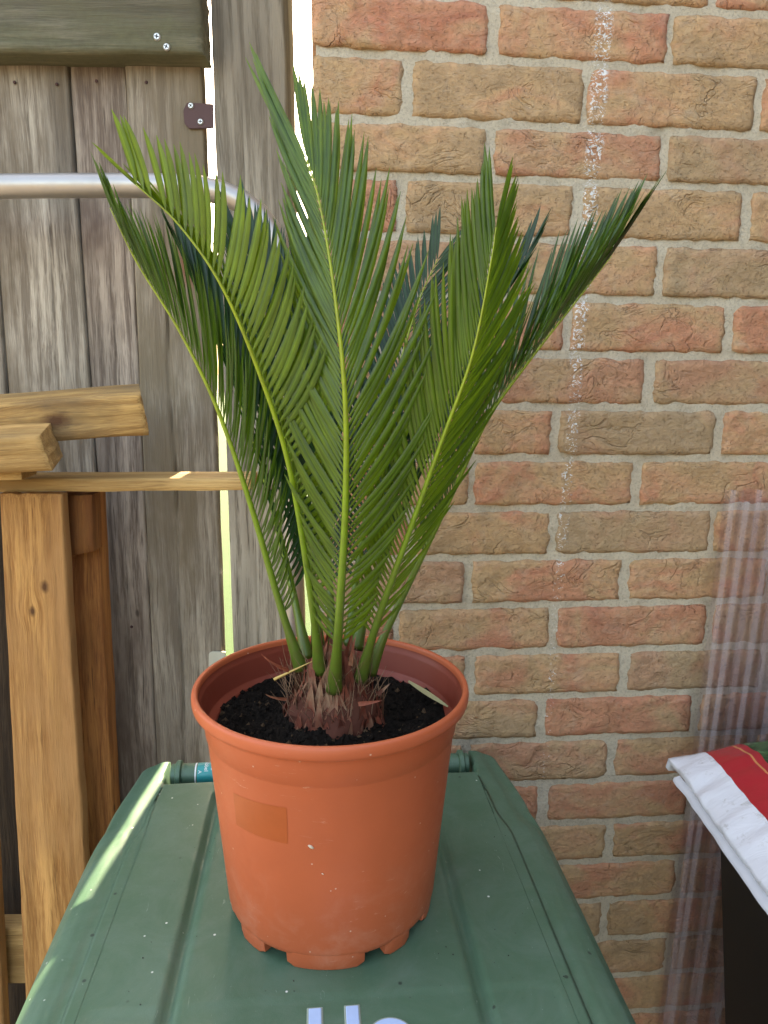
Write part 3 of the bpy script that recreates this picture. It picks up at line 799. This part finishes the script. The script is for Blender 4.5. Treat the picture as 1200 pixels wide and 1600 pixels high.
# where a price sticker sat
vs, fs = [], []
def pot_r(z):
    for (r0, z0), (r1, z1) in zip(outer, outer[1:]):
        if z0 <= z <= z1 and z1 > z0: return r0+(r1-r0)*(z-z0)/(z1-z0)
    return .11
def hit_pot(px, py):
    r = ray(px, py).normalized(); o = Vector((0, 0, CAMZ)); best = None
    t = .3
    while t < .8:
        p = o+r*t-PC
        if math.hypot(p.x, p.y) <= pot_r(p.z): return math.atan2(p.x, -p.y), p.z
        t += .0005
    return 0, .1
c4 = [hit_pot(*p) for p in ((365, 1238), (448, 1262), (450, 1318), (370, 1288))]
n = 10
for j in range(n+1):
    for i in range(n+1):
        s, t = i/n, j/n
        a = (c4[0][0]*(1-s)+c4[1][0]*s)*(1-t)+(c4[3][0]*(1-s)+c4[2][0]*s)*t
        z = (c4[0][1]*(1-s)+c4[1][1]*s)*(1-t)+(c4[3][1]*(1-s)+c4[2][1]*s)*t
        rr = pot_r(z)+.00025; vs.append((rr*math.sin(a), -rr*math.cos(a), z))
for j in range(n):
    for i in range(n): a = j*(n+1)+i; fs.append((a, a+1, a+n+2, a+n+1))
pydata('sticker_mark', vs, fs, pot, M['sticker_mark'])
bm = bmesh.new()
for (px, py, r) in ((486, 1323, .0026), (772, 1146, .001),):
    a, z = hit_pot(px, py); rr = pot_r(z)
    bmesh.ops.create_icosphere(bm, subdivisions=1, radius=r, matrix=Matrix.Translation((rr*math.sin(a), -rr*math.cos(a), z)) @ Matrix.Rotation(.6, 4, 'Y') @ Matrix.Diagonal((1.2, .4, .6, 1)))
bmobj('dirt_fleck', bm, pot, plain('pale_fleck', (.6, .5, .38), .8))

# ================================================================== SOIL
def mk_soil():
    m = Mat('black_potting_soil', .85, .08); p = m.pos()
    c = m.mix(m.noise(p, 90., 6., .7), (.003, .0026, .0024), (.020, .015, .011))
    ri = m.n('NewGeometry', 8); c = m.mix(m.ramp(ri, [(.93, 0), (.97, .8)]), c, (.12, .075, .042))
    m.set(Base_Color=c, Normal=m.bump(m.noise(p, 420., 6., .75), .9, .003)); return m.m
M['soil'] = mk_soil()
SZ = PC.z+.1840
vs, fs = [], []; nr, na = 44, 150
def soil_h(x, y):
    r = math.hypot(x, y)
    h = .0045*fbm(x*32, y*32, 1., 4)+.0042*fbm(x*95, y*95, 2., 3)
    h += .013*math.exp(-(math.hypot(x, y+.030)/.034)**2)+.006*math.exp(-(r/.055)**2)
    return h+.002*sstep(.07, .10, r)
for j in range(nr+1):
    for k in range(na):
        r = .1056*j/nr; a = 2*math.pi*k/na; x, y = r*math.cos(a), r*math.sin(a)
        vs.append((x, y, soil_h(x, y)))
for j in range(nr):
    for k in range(na): b = (k+1) % na; fs.append((j*na+k, j*na+b, (j+1)*na+b, (j+1)*na+k))
n0 = len(vs)
for q in range(2600):
    r = .104*math.sqrt(rnd.random()); a = rnd.uniform(0, 6.283); x, y = r*math.cos(a), r*math.sin(a); z = soil_h(x, y)
    s = rnd.choice((.0009, .0014, .002, .003))*rnd.uniform(.7, 1.2)
    c = Vector((x, y, z+s*.3)); b = len(vs)
    for d in ((1, 0, 0), (-1, 0, 0), (0, 1, 0), (0, -1, 0), (0, 0, 1), (0, 0, -1)):
        vs.append(c+Vector(d)*s*rnd.uniform(.5, 1.2)+Vector((rnd.uniform(-1, 1), rnd.uniform(-1, 1), 0))*s*.3)
    for t in ((0, 2, 4), (2, 1, 4), (1, 3, 4), (3, 0, 4), (2, 0, 5), (1, 2, 5), (3, 1, 5), (0, 3, 5)): fs.append(tuple(b+i for i in t))
so = pydata('potting_soil', [Vector(v)+Vector((PC.x, PC.y, SZ)) for v in vs], fs, None, M['soil'], False)
tag(so, 'black crumbly potting soil filling the terracotta pot', 'soil', kind='stuff')

# ================================================================== SAGO PALM
AX = Vector((PC.x, PC.y, SZ))
palm = empty('sago_palm', AX, 0, 'sago palm with stiff green feather fronds growing in the terracotta pot', 'plant')
def mk_leaf(name, a, b, tr):
    m = Mat(name, .34, .5); g = m.coord('Object'); p = m.pos()
    c = m.mix(m.ramp(m.noise(p, 40., 3.), [(.3, 0), (.7, 1)]), a, b)
    ac = m.n('Attribute', 2, props={'attribute_name': 'across'})
    c = m.mix(m.ramp(ac, [(.0, .55), (.22, .0)]), c, tuple(min(1, x*1.9) for x in b))  # paler midrib: leaf pattern plus a painted highlight
    c = m.mix(m.ramp(ac, [(.55, .0), (.98, .75)]), c, tuple(x*.35 for x in a))  # darker margins: leaf pattern plus painted shade of the rounded edges
    ri = m.n('NewGeometry', 8); c = m.mix(m.math('MULTIPLY', ri, .55), c, tuple(x*.55 for x in a))
    m.set(Base_Color=c, Roughness=m.ramp(m.noise(p, 200., 3.), [(.3, .28), (.7, .42)]))
    t = m.t.nodes.new('ShaderNodeBsdfTranslucent'); m.put(t.inputs[0], m.mix(0.0, tr, tr))
    ms = m.t.nodes.new('ShaderNodeMixShader'); ms.inputs[0].default_value = .32
    m.t.links.new(m.p.outputs[0], ms.inputs[1]); m.t.links.new(t.outputs[0], ms.inputs[2]); m.t.links.new(ms.outputs[0], m.out.inputs[0])
    return m.m
M['leaf'] = mk_leaf('leaflet_green', (.040, .092, .008), (.115, .205, .012), (.30, .46, .02))
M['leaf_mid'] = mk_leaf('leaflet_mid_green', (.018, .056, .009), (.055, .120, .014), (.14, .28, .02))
M['leaf_shaded'] = mk_leaf('leaflet_shaded_green', (.011, .046, .012), (.025, .080, .018), (.03, .10, .02))  # backlit rear leaflets, their shade put into a darker green
def mk_rachis():
    m = Mat('rachis_green', .35, .5); z = m.sep(m.pos(), 2)
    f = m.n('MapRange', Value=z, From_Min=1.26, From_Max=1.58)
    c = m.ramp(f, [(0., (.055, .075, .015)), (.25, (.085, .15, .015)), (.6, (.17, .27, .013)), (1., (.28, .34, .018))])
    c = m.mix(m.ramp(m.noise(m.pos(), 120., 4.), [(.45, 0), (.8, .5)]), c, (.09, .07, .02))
    m.set(Base_Color=c); return m.m
M['rachis'] = mk_rachis()
individual = [0]
stuff_v, stuff_f = {'leaf': [], 'leaf_mid': [], 'leaf_shaded': []}, {'leaf': [], 'leaf_mid': [], 'leaf_shaded': []}
def across(o):
    me = o.data; at = me.attributes.new('across', 'FLOAT', 'POINT')
    at.data.foreach_set('value', [0. if i % 3 == 1 else 1. for i in range(len(me.vertices))]); return o
spine_v, spine_f = [], []
def leaflet_data(base, d0, d1, nrm, L, W, seg=7, v=.42):
    vs, fs = [], []; p = base.copy()
    prof = [0.22, .72, .98, 1., 1., .90, .62, .05]
    for i in range(seg+1):
        t = i/seg; d = d0.lerp(d1, t**1.15).normalized()
        s = d.cross(nrm).normalized(); n2 = s.cross(d).normalized(); wv = W*.5*prof[i]
        vs += [p-s*wv+n2*wv*v, p-n2*wv*.05, p+s*wv+n2*wv*v]
        p = p+d*(L/seg)
    for i in range(seg):
        a = i*3; fs += [(a, a+1, a+4, a+3), (a+1, a+2, a+5, a+4)]
    return vs, fs
def frond(pts, out, N0=None, Lmax=.15, a0=58, a1=14, dih=38, n=78, t0=.17, mat='leaf', rank=False, lside=1., rside=1., W=.0056, up=.35, rb=.0056, seed=1, tipL=.62, ylab=None, twist=0., a1l=None, tipside=None):
    rn = random.Random(seed)
    P = [atY(*p) for p in pts]
    C, LT = catmull(P, 90)
    vs, fs = tube_data(C, [rb*(1-.90*(i/89)**.75)+(.0025*(1-i/9) if i < 9 else 0) for i in range(90)], 10)
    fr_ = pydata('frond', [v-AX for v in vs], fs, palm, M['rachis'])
    if ylab: fr_['label'] = ylab
    o = Vector(out).normalized()
    for k in range(int(t0*90)*1):
        i = 8+k
        if i > t0*89+2: break
        T = (C[i+1]-C[i-1]).normalized(); sd = T.cross(o).normalized()*(1 if k % 2 else -1)
        p0 = C[i]+sd*rb*.8-AX; dd = (sd+T*.5).normalized(); L = rn.uniform(.0015, .0045); b = len(spine_v)
        spine_v.extend([p0-T*.0006, p0+T*.0006, p0+o*.0006, p0+dd*L]); spine_f.extend([(b, b+1, b+3), (b+1, b+2, b+3), (b+2, b, b+3)])
    for k in range(n):
        t = t0+(1-t0)*(k/(n-1))**.96
        i = min(88, int(t*89)); f = t*89-i; B = C[i].lerp(C[i+1], f)
        T = (C[min(89, i+2)]-C[max(0, i-2)]).normalized()
        S = T.cross(o).normalized()          # sideways
        S = (Matrix.Rotation(twist*t, 3, T) @ S)
        Nn = S.cross(T).normalized()
        if Nn.dot(o) > 0: Nn = -Nn             # towards the plant axis
        tt = (t-t0)/(1-t0)
        prof = (.30+.70*sstep(0, .38, tt))*(1-(1-tipL)*sstep(.62, 1, tt))
        for sd in (-1, 1):
            if rn.random() < .012: continue
            ls = lside if sd < 0 else rside
            if ls <= 0: continue
            if sd < 0 and tipside: ls = ls+(tipside-ls)*sstep(.72, .95, tt)
            al = R(a0+((a1l if (a1l is not None and sd < 0) else a1)-a0)*tt**.8+rn.uniform(-3, 3)); dh = R(dih+rn.uniform(-7, 7))
            side = S*sd*math.cos(dh)+Nn*math.sin(dh)
            d0 = (T*math.cos(al)+side*math.sin(al)).normalized()
            d1 = (d0+T*up+Vector((0, 0, .22))+Vector((rn.uniform(-.05, .05), rn.uniform(-.05, .05), 0))).normalized()
            L = Lmax*prof*ls*rn.uniform(.94, 1.05); base = B+side*rb*.5*(1-.7*t)
            nrm = (Nn*math.cos(dh*.6)-S*sd*math.sin(dh*.6)).normalized()
            lv, lf = leaflet_data(base, d0, d1, nrm, L, W*(.75+.25*prof)*rn.uniform(.92, 1.08))
            if rank and individual[0] < 298:
                individual[0] += 1
                across(pydata('leaflet', [v-AX for v in lv], lf, fr_, M[mat]))
            else:
                b = len(stuff_v[mat]); stuff_v[mat] += [v-AX for v in lv]; stuff_f[mat] += [tuple(b+i for i in q) for q in lf]
# front middle frond
frond([(522, 1078, .605), (531, 950, .580), (540, 780, .56), (539, 620, .55), (523, 460, .55), (500, 320, .555), (478, 245, .56)], (0, -1, 0), Lmax=.130, a0=60, a1=12, dih=24, n=70, t0=.12, lside=.80, tipside=1.35, rank=True, up=.62, seed=1, W=.0046, rb=.0050, tipL=.55)
# right front
frond([(563, 1062, .625), (590, 970, .61), (640, 830, .59), (690, 690, .575), (738, 555, .565), (767, 410, .56), (775, 355, .56)], (.34, -.92, 0), Lmax=.110, rside=.88, a0=55, a1=15, dih=25, n=66, t0=.13, rank=True, up=.6, seed=2, W=.0043, rb=.0044, tipL=.55)
# left front, broad pale leaflets
frond([(500, 1050, .62), (486, 930, .60), (452, 730, .575), (402, 575, .56), (345, 445, .55), (280, 352, .545), (212, 288, .54)], (-.75, -.65, 0), Lmax=.080, a0=62, a1=36, a1l=6, dih=42, n=54, up=.45, seed=3, W=.0056, t0=.2, rank=True, lside=.8, rside=1.0, rb=.0042, tipL=.62)
# far left
frond([(470, 1045, .635), (436, 940, .63), (392, 790, .62), (340, 640, .615), (282, 520, .61), (215, 412, .605), (172, 325, .60)], (-.95, -.1, 0), Lmax=.100, a0=54, a1=10, dih=48, n=66, t0=.14, seed=4, mat='leaf_mid', W=.0036, up=.45, rb=.0042, tipL=.4)
# right outer
frond([(578, 1052, .645), (602, 990, .645), (652, 885, .645), (705, 775, .645), (762, 655, .645), (830, 560, .64), (905, 465, .635), (955, 400, .63)], (.9, .1, 0), Lmax=.118, a0=56, a1=15, dih=34, mat='leaf_mid', n=72, seed=5, W=.0042, up=.25, t0=.3, rb=.0042, tipL=.62)
# behind left, dark
frond([(497, 1010, .665), (488, 900, .70), (468, 760, .73), (440, 620, .755), (410, 480, .775), (384, 390, .79)], (-.45, .9, 0), Lmax=.122, a0=46, a1=12, dih=30, n=58, seed=6, mat='leaf_shaded', W=.0050, up=.5, rb=.0045, tipL=.6)
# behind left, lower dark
frond([(480, 1030, .655), (452, 900, .68), (412, 740, .70), (360, 580, .715), (312, 460, .725), (285, 400, .73)], (-.8, .55, 0), Lmax=.105, a0=46, a1=10, dih=40, n=50, seed=7, mat='leaf_shaded', W=.0046, up=.5, rb=.0045, tipL=.5)
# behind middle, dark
frond([(520, 1010, .675), (512, 850, .71), (502, 680, .74), (490, 520, .76), (480, 430, .77)], (-.1, 1, 0), Lmax=.10, a0=46, a1=12, dih=30, n=50, seed=8, mat='leaf_shaded', W=.0048, rb=.0045)
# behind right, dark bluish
frond([(545, 1010, .67), (560, 880, .70), (588, 720, .73), (622, 580, .76), (655, 470, .775), (684, 405, .775)], (.4, .9, 0), Lmax=.080, a0=55, a1=24, dih=10, n=54, seed=9, mat='leaf_shaded', W=.0042, up=.1, rb=.0045)
frond([(556, 1015, .665), (578, 930, .69), (632, 790, .72), (690, 650, .745), (752, 520, .76), (800, 440, .765), (822, 400, .765)], (.75, .65, 0), Lmax=.10, a0=48, a1=10, dih=35, n=54, seed=10, mat='leaf_shaded', W=.0044, up=.3, rb=.0045, tipL=.5)
for k in ('leaf', 'leaf_mid', 'leaf_shaded'):
    o = across(pydata('leaflets', stuff_v[k], stuff_f[k], palm, M[k])); o['kind'] = 'stuff'
    if k == 'leaf_shaded': o['label'] = 'leaflets of the rear fronds, shade painted in as darker green'

o = pydata('spines', spine_v, spine_f, palm, M['rachis']); o['kind'] = 'stuff'
# swollen base with papery scales
def mk_bark():
    m = Mat('red_brown_scales', .7, .3); p = m.pos()
    c = m.mix(m.noise(m.vmul(p, (1., 1., .35)), 150., 5., .65), (.040, .010, .007), (.36, .090, .045))
    c = m.mix(m.ramp(m.rand(), [(.75, 0), (1., .6)]), c, (.30, .18, .10)); c = m.mix(m.ramp(m.rand(), [(.0, .7), (.3, 0)]), c, (.03, .016, .012))
    c = m.mix(m.ramp(m.noise(p, 45., 4.), [(.5, 0), (.7, .7)]), c, (.33, .22, .13))
    m.set(Base_Color=c, Normal=m.bump(m.noise(m.vmul(p, (1., 1., .25)), 400., 4.), .8, .002)); return m.m
M['bark'] = mk_bark()
M['straw'] = plain('dry_straw', (.50, .33, .10), .7)
M['fibre'] = plain('brown_fibre', (.20, .11, .06), .8)
vs, fs = [], []
na, nr = 60, 26
for j in range(nr+1):
    t = j/nr; rr = .043*math.sin(math.pi*.5*(1-t)+.0)**.75+.004 if t < 1 else .001; z = -.008+.060*t
    for k in range(na):
        a = 2*math.pi*k/na; r2 = rr*(1+.16*fbm(math.cos(a)*3, math.sin(a)*3, z*60, 4))
        vs.append((r2*math.cos(a)+.002, r2*math.sin(a)-.006, z+.006*noise.noise(Vector((a*3, z*50, 0)))))
for j in range(nr):
    for k in range(na): b = (k+1) % na; fs.append((j*na+k, j*na+b, (j+1)*na+b, (j+1)*na+k))
pydata('trunk', vs, fs, palm, plain('dark_bark', (.10, .035, .022), .85, 0, .1))
def scale_data(c, d, side, L, W, curl):
    vs, fs = [], []; n = 7; p = c.copy()
    nrm = d.cross(side).normalized()
    for i in range(n+1):
        t = i/n; wv = W*.5*(1-t)**.7*(1 if i else .8)
        dd = (d+nrm*curl*t*t).normalized()
        vs += [p-side*wv-nrm*wv*.35, p.copy(), p+side*wv-nrm*wv*.35]; p = p+dd*L/n
    for i in range(n): a = i*3; fs += [(a, a+1, a+4, a+3), (a+1, a+2, a+5, a+4)]
    return vs, fs
for q in range(280):
    a = rnd.uniform(0, 2*math.pi); h = rnd.uniform(0, 1)**1.5
    rr = .046*(1-.75*h**1.3); z = -.004+.056*h
    o_ = Vector((math.cos(a), math.sin(a), 0)); sd_ = Vector((-math.sin(a), math.cos(a), 0))
    c = o_*rr+Vector((.002, -.006, z)); d = (Vector((0, 0, 1))+o_*rnd.uniform(-.45, .10)+sd_*rnd.uniform(-.25, .25)).normalized()
    L = rnd.uniform(.012, .028)*(1+.5*h); lv, lf = scale_data(c, d, sd_, L, rnd.choice((.004, .007, .010, .013)), rnd.choice((-.5, -.2, .1, .5)))
    pydata('scale', lv, lf, palm, M['bark'])
# fibres, stubs and spines
vs, fs = [], []
def strand(p, d, L, r, bend, n=7):
    global vs, fs
    pts = [p]; dd = d.normalized()
    for i in range(n): dd = (dd+bend/n).normalized(); pts.append(pts[-1]+dd*L/n)
    a, b = tube_data(pts, [r*(1-.8*i/n) for i in range(n+1)], 4, True); k = len(vs)
    vs += a; fs += [tuple(k+i for i in f) for f in b]
for q in range(260):
    a = rnd.uniform(0, 2*math.pi); rr = rnd.uniform(.010, .045); o_ = Vector((math.cos(a), math.sin(a), 0))
    strand(o_*rr+Vector((.002, -.006, rnd.uniform(.01, .045))), Vector((0, 0, 1))+o_*rnd.uniform(-.3, .7)+Vector((rnd.uniform(-.3, .3), rnd.uniform(-.3, .3), 0)), rnd.uniform(.012, .042), rnd.uniform(.00025, .0006), Vector((rnd.uniform(-.8, .8), rnd.uniform(-.8, .8), rnd.uniform(-.5, .2))))
fb = pydata('fibres', vs, fs, palm, M['fibre']); fb['kind'] = 'stuff'
vs, fs = [], []
strand(atY(428, 1062, .60)-AX, atY(474, 1040, .605)-atY(428, 1062, .60), .036, .0016, Vector((0, 0, 0)))
pydata('straw_stub', vs, fs, palm, M['straw'])
for (px, py, Y, dx_, dz_, L) in ((448, 1092, .595, -.8, .2, .02), (560, 1100, .59, .8, .25, .022), (590, 1085, .60, .6, .7, .016), (452, 1048, .6, -.8, .5, .03), (548, 1040, .60, .1, 1, .03), (575, 1000, .63, .7, .5, .022)):
    c = atY(px, py, Y)-AX; lv, lf = scale_data(c, Vector((dx_, -.3, dz_)).normalized(), Vector((dz_, -.3, -dx_)).normalized(), L, .0045, .8)
    pydata('scale', lv, lf, palm, M['bark'])
# dry curled strip of leaf on the inner ledge
dl = []
for k in range(12):
    t = k/11; p = atZ(638+62*t, 1066+40*t, SZ+.0115); dl.append(p)
vs, fs = [], []
for k, p in enumerate(dl):
    wv = .0020*math.sin(math.pi*(.08+.9*k/11)); vs += [p+Vector((wv, wv, .002)), p+Vector((-wv, -wv, .0005+.001*noise.noise(Vector((k, 0, 0)))))]
for k in range(11): fs.append((2*k, 2*k+1, 2*k+3, 2*k+2))
tag(pydata('dry_leaf_strip', vs, fs, None, plain('dry_leaf', (.30, .27, .13), .8)), 'pale dry leaf strip lying inside the right edge of the pot', 'dry leaf')

# ================================================================== CLEAR CORRUGATED SHEETS
def mk_clear():
    m = Mat('clear_corrugated_plastic', .12)
    tr = m.t.nodes.new('ShaderNodeBsdfTransparent'); tr.inputs[0].default_value = (.965, .935, .97, 1)
    gl = m.t.nodes.new('ShaderNodeBsdfGlossy'); gl.inputs[0].default_value = (1, .97, .98, 1); gl.inputs['Roughness'].default_value = .07
    df = m.t.nodes.new('ShaderNodeBsdfDiffuse'); df.inputs[0].default_value = (.80, .74, .79, 1)
    lw = m.n('Fresnel', IOR=1.35)
    a = m.t.nodes.new('ShaderNodeMixShader'); nx_ = m.math('ABSOLUTE', m.sep(m.n('NewGeometry', 1), 0)); m.put(a.inputs[0], m.math('ADD', m.ramp(m.noise(m.vmul(m.coord(), (3., 3., .6)), 20., 6., .7), [(.4, .01), (.8, .05)]), m.n('MapRange', Value=nx_, From_Min=.35, From_Max=.9, To_Min=0., To_Max=.17)))  # milky side facets paint pale lines in place of glossy highlights
    m.t.links.new(tr.outputs[0], a.inputs[1]); m.t.links.new(df.outputs[0], a.inputs[2])
    b = m.t.nodes.new('ShaderNodeMixShader'); m.t.links.new(lw, b.inputs[0]); m.t.links.new(a.outputs[0], b.inputs[1]); m.t.links.new(gl.outputs[0], b.inputs[2])
    m.t.links.new(b.outputs[0], m.out.inputs[0]); return m.m
M['clear'] = mk_clear()
def corr(x0, x1, ybase, slope, ztop, name_lab, lean, z0=.014):
    o = empty('corrugated_sheet', (x0, ybase, 0), 0, name_lab, 'plastic sheet', 'clear corrugated sheets against the brick wall')
    vs, fs = [], []; per = .037; prof = [(0, 0), (.16, 0), (.22, .12), (.27, .5), (.32, .88), (.38, 1), (.52, 1), (.58, .88), (.63, .5), (.68, .12), (.74, 0), (.999, 0)]
    xs = []; x = 0
    while x < x1-x0:
        for a, h in prof: xs.append((x+a*per, h*.010))
        x += per
    zs = [z0+(ztop-z0)*k/16 for k in range(17)]
    for z in zs:
        for (x, h) in xs: vs.append((x+lean*(z-ztop), slope*x-h+.001*math.sin(z*5+x*8), z))
    m = len(xs)
    for j in range(16):
        for i in range(m-1): fs.append((j*m+i, j*m+i+1, (j+1)*m+i+1, (j+1)*m+i))
    pydata('ridged_panel', vs, fs, o, M['clear'], False)
sx = atY(1133, 765, .985)
corr(sx.x, 1.05, .985, .09, sx.z, 'purple tinted clear corrugated sheet, rearmost against the brick wall', .03)
corr(sx.x+.011, 1.05, .968, .09, sx.z-.012, 'purple tinted clear corrugated sheet leaning in front of another', .045)

# ================================================================== BLACK CONTAINER and SOIL BAG
bt = atY(1124, 1285, .835); bb = atY(1160, 1600, .81)
bc = empty('black_container', (.6, .68, 0), 0, 'black tapered plastic container under the red and white soil bag', 'container')
bm = bmesh.new(); rows = []
dxl = (bb.x-bt.x)/(bt.z-bb.z)
for z in (.0, 1.0, 1.02, 1.035):
    xl = bt.x+(bt.z-z)*dxl*.6 if z < 1.01 else bt.x-.006
    yr = .845-(1.0-min(z, 1.0))*.05; yf = .36+(1.0-min(z, 1))*.05
    rows.append([bm.verts.new(Vector(c)-bc.location) for c in ((xl, yf, z), (.95, yf, z), (.95, yr, z), (xl, yr, z))])
for p, q in zip(rows, rows[1:]):
    for k in range(4): bm.faces.new((p[k], p[(k+1) % 4], q[(k+1) % 4], q[k]))
bm.faces.new(rows[0][::-1]); bm.faces.new(rows[-1])
bmesh.ops.bevel(bm, geom=[e for e in bm.edges if abs(e.verts[0].co.z-e.verts[1].co.z) > .3], offset=.012, segments=3, affect='EDGES')
bmobj('container_body', bm, bc, M['black'], True, sharp=40)
def mk_bag():
    m = Mat('printed_soil_bag', .3, .5); p = m.coord(); x = m.sep(p, 0)
    wob = m.math('MULTIPLY', m.math('SUBTRACT', m.noise(p, 9., 2.), .5), .012)
    x = m.math('ADD', x, wob)
    white = m.mix(m.ramp(m.noise(p, 60., 7., .75), [(.56, 0), (.70, .7)]), (.66, .67, .70), (.30, .27, .23))
    red = m.mix(m.noise(p, 20., 3.), (.36, .012, .022), (.42, .02, .03))
    gr = m.ramp(m.noise(p, 38., 6., .65, dist=1.), [(.35, (.01, .03, .012)), (.55, (.03, .10, .03)), (.72, (.25, .38, .22))])
    c = m.mix(m.math('GREATER_THAN', x, .038), white, red)
    ln = m.math('COMPARE', x, .072, .0012); c = m.mix(m.math('MULTIPLY', ln, .7), c, (.62, .30, .10))
    c = m.mix(m.math('GREATER_THAN', x, .082), c, gr)
    m.set(Base_Color=c, Roughness=.2, Normal=m.bump(m.noise(m.vmul(p, (1., 2.6, 1.)), 26., 4., .5, dist=.8), .35, .004)); return m.m
M['bag'] = mk_bag()
tl, tf = atZ(1042, 1177, 1.09), atZ(1215, 1430, 1.085)
bag = empty('soil_bag', (tl.x, .6, 1.036), 0, 'white, red and green plastic soil bag lying on the black container', 'bag')
vs, fs = [], []; nx, ny = 90, 90; Lx, y0, y1 = .62, -.22, tl.y-.6
def bag_h(s, t):
    x = s*Lx
    e = min(1, x/.16); f = min(t, 1-t)*(y1-y0)
    prof = math.sin(min(1, e)*math.pi/2)**.8*(1-(1-min(1, f/.09))**2.2)**.5 if f < .09 else math.sin(min(1, e)*math.pi/2)**.8
    h = .050+.054*prof
    wr = .0020*noise.noise(Vector((x*16, t*6, 0)))+.0022*max(0, 1-x/.14)*noise.noise(Vector((x*5, t*26, 4)))
    wr += .003*fbm(x*22, t*14, 8, 3)
    return h+wr
def edge_x(t): return .005*noise.noise(Vector((t*4, 0, 3)))+.0012*noise.noise(Vector((t*22, 0, 3)))
for j in range(ny+1):
    t = j/ny
    for i in range(nx+1):
        s = (i/nx)**1.3; yy = y0+(y1-y0)*t
        yy -= (t-.5)*.05*sstep(0, .5, s)*0
        vs.append((edge_x(t)*(1-s)+s*Lx, yy, bag_h(s, t) if 0 < j < ny else .035))
for j in range(ny):
    for i in range(nx): a = j*(nx+1)+i; fs.append((a, a+1, a+nx+2, a+nx+1))
b0 = len(vs)
for j in range(ny+1):
    t = j/ny
    for i in range(nx+1):
        s = (i/nx)**1.3; x = s*Lx
        z = .003+.038*max(0, 1-x/.05)**1.2 if 0 < j < ny else .03
        vs.append((edge_x(t)*(1-s)+x+.004*(1-s), y0+(y1-y0)*t, z))
for j in range(ny):
    for i in range(nx): a = b0+j*(nx+1)+i; fs.append((a, a+nx+1, a+nx+2, a+1))
for j in range(ny): a = j*(nx+1); fs.append((a, a+nx+1, b0+a+nx+1, b0+a)); a += nx; fs.append((a+nx+1, a, b0+a, b0+a+nx+1))
pydata('bag_skin', vs, fs, bag, M['bag'])
# torn seam flap hanging under the edge
vs, fs = [], []
for j in range(41):
    t = j/40; yy = y0+(y1-y0)*(.0+.93*t)
    for k, (dx_, dz_) in enumerate(((.004, .043), (-.003+.0015*noise.noise(Vector((t*9, 1, 0))), .040), (-.004+.002*noise.noise(Vector((t*10, 2, 0))), .036+.002*noise.noise(Vector((t*12, 3, 0)))))):
        vs.append((edge_x(t)+dx_, yy, dz_))
for j in range(40):
    for k in range(2): a = j*3+k; fs.append((a, a+1, a+4, a+3))
fl = pydata('seam_flap', vs, fs, bag, plain('white_film', (.62, .63, .66), .35))

# small debris on the lid
vs, fs = [], []
def crumb(c, s):
    b = len(vs)
    for d in ((1, 0, 0), (-.8, .3, 0), (0, 1, 0), (0, -.8, 0), (0, 0, .8), (0, 0, -.4)): vs.append(c+Vector(d)*s*rnd.uniform(.6, 1.2))
    for t in ((0, 2, 4), (2, 1, 4), (1, 3, 4), (3, 0, 4), (2, 0, 5), (1, 2, 5), (3, 1, 5), (0, 3, 5)): fs.append(tuple(b+i for i in t))
for q in range(70):
    px, py = rnd.uniform(150, 900), rnd.uniform(1290, 1590)
    p = atZ(px, py, LZ); loc_ = Matrix.Rotation(-BY, 3, 'Z') @ (p-Vector((-.079, .9105, 0)))
    if (p-PC).to_2d().length < .105: continue
    if abs(loc_.x) > .2: continue
    crumb(Vector((p.x, p.y, LZ+lid_z(loc_.x, -loc_.y)+.0003)), rnd.choice((.0005, .0007, .0011)))
cm = Mat('soil_crumb'); cm.set(Base_Color=(.02, .017, .013))
tag(pydata('lid_crumbs', vs, fs, None, cm.m, False), 'scattered dark crumbs of soil on the green bin lid', 'crumbs', kind='stuff')
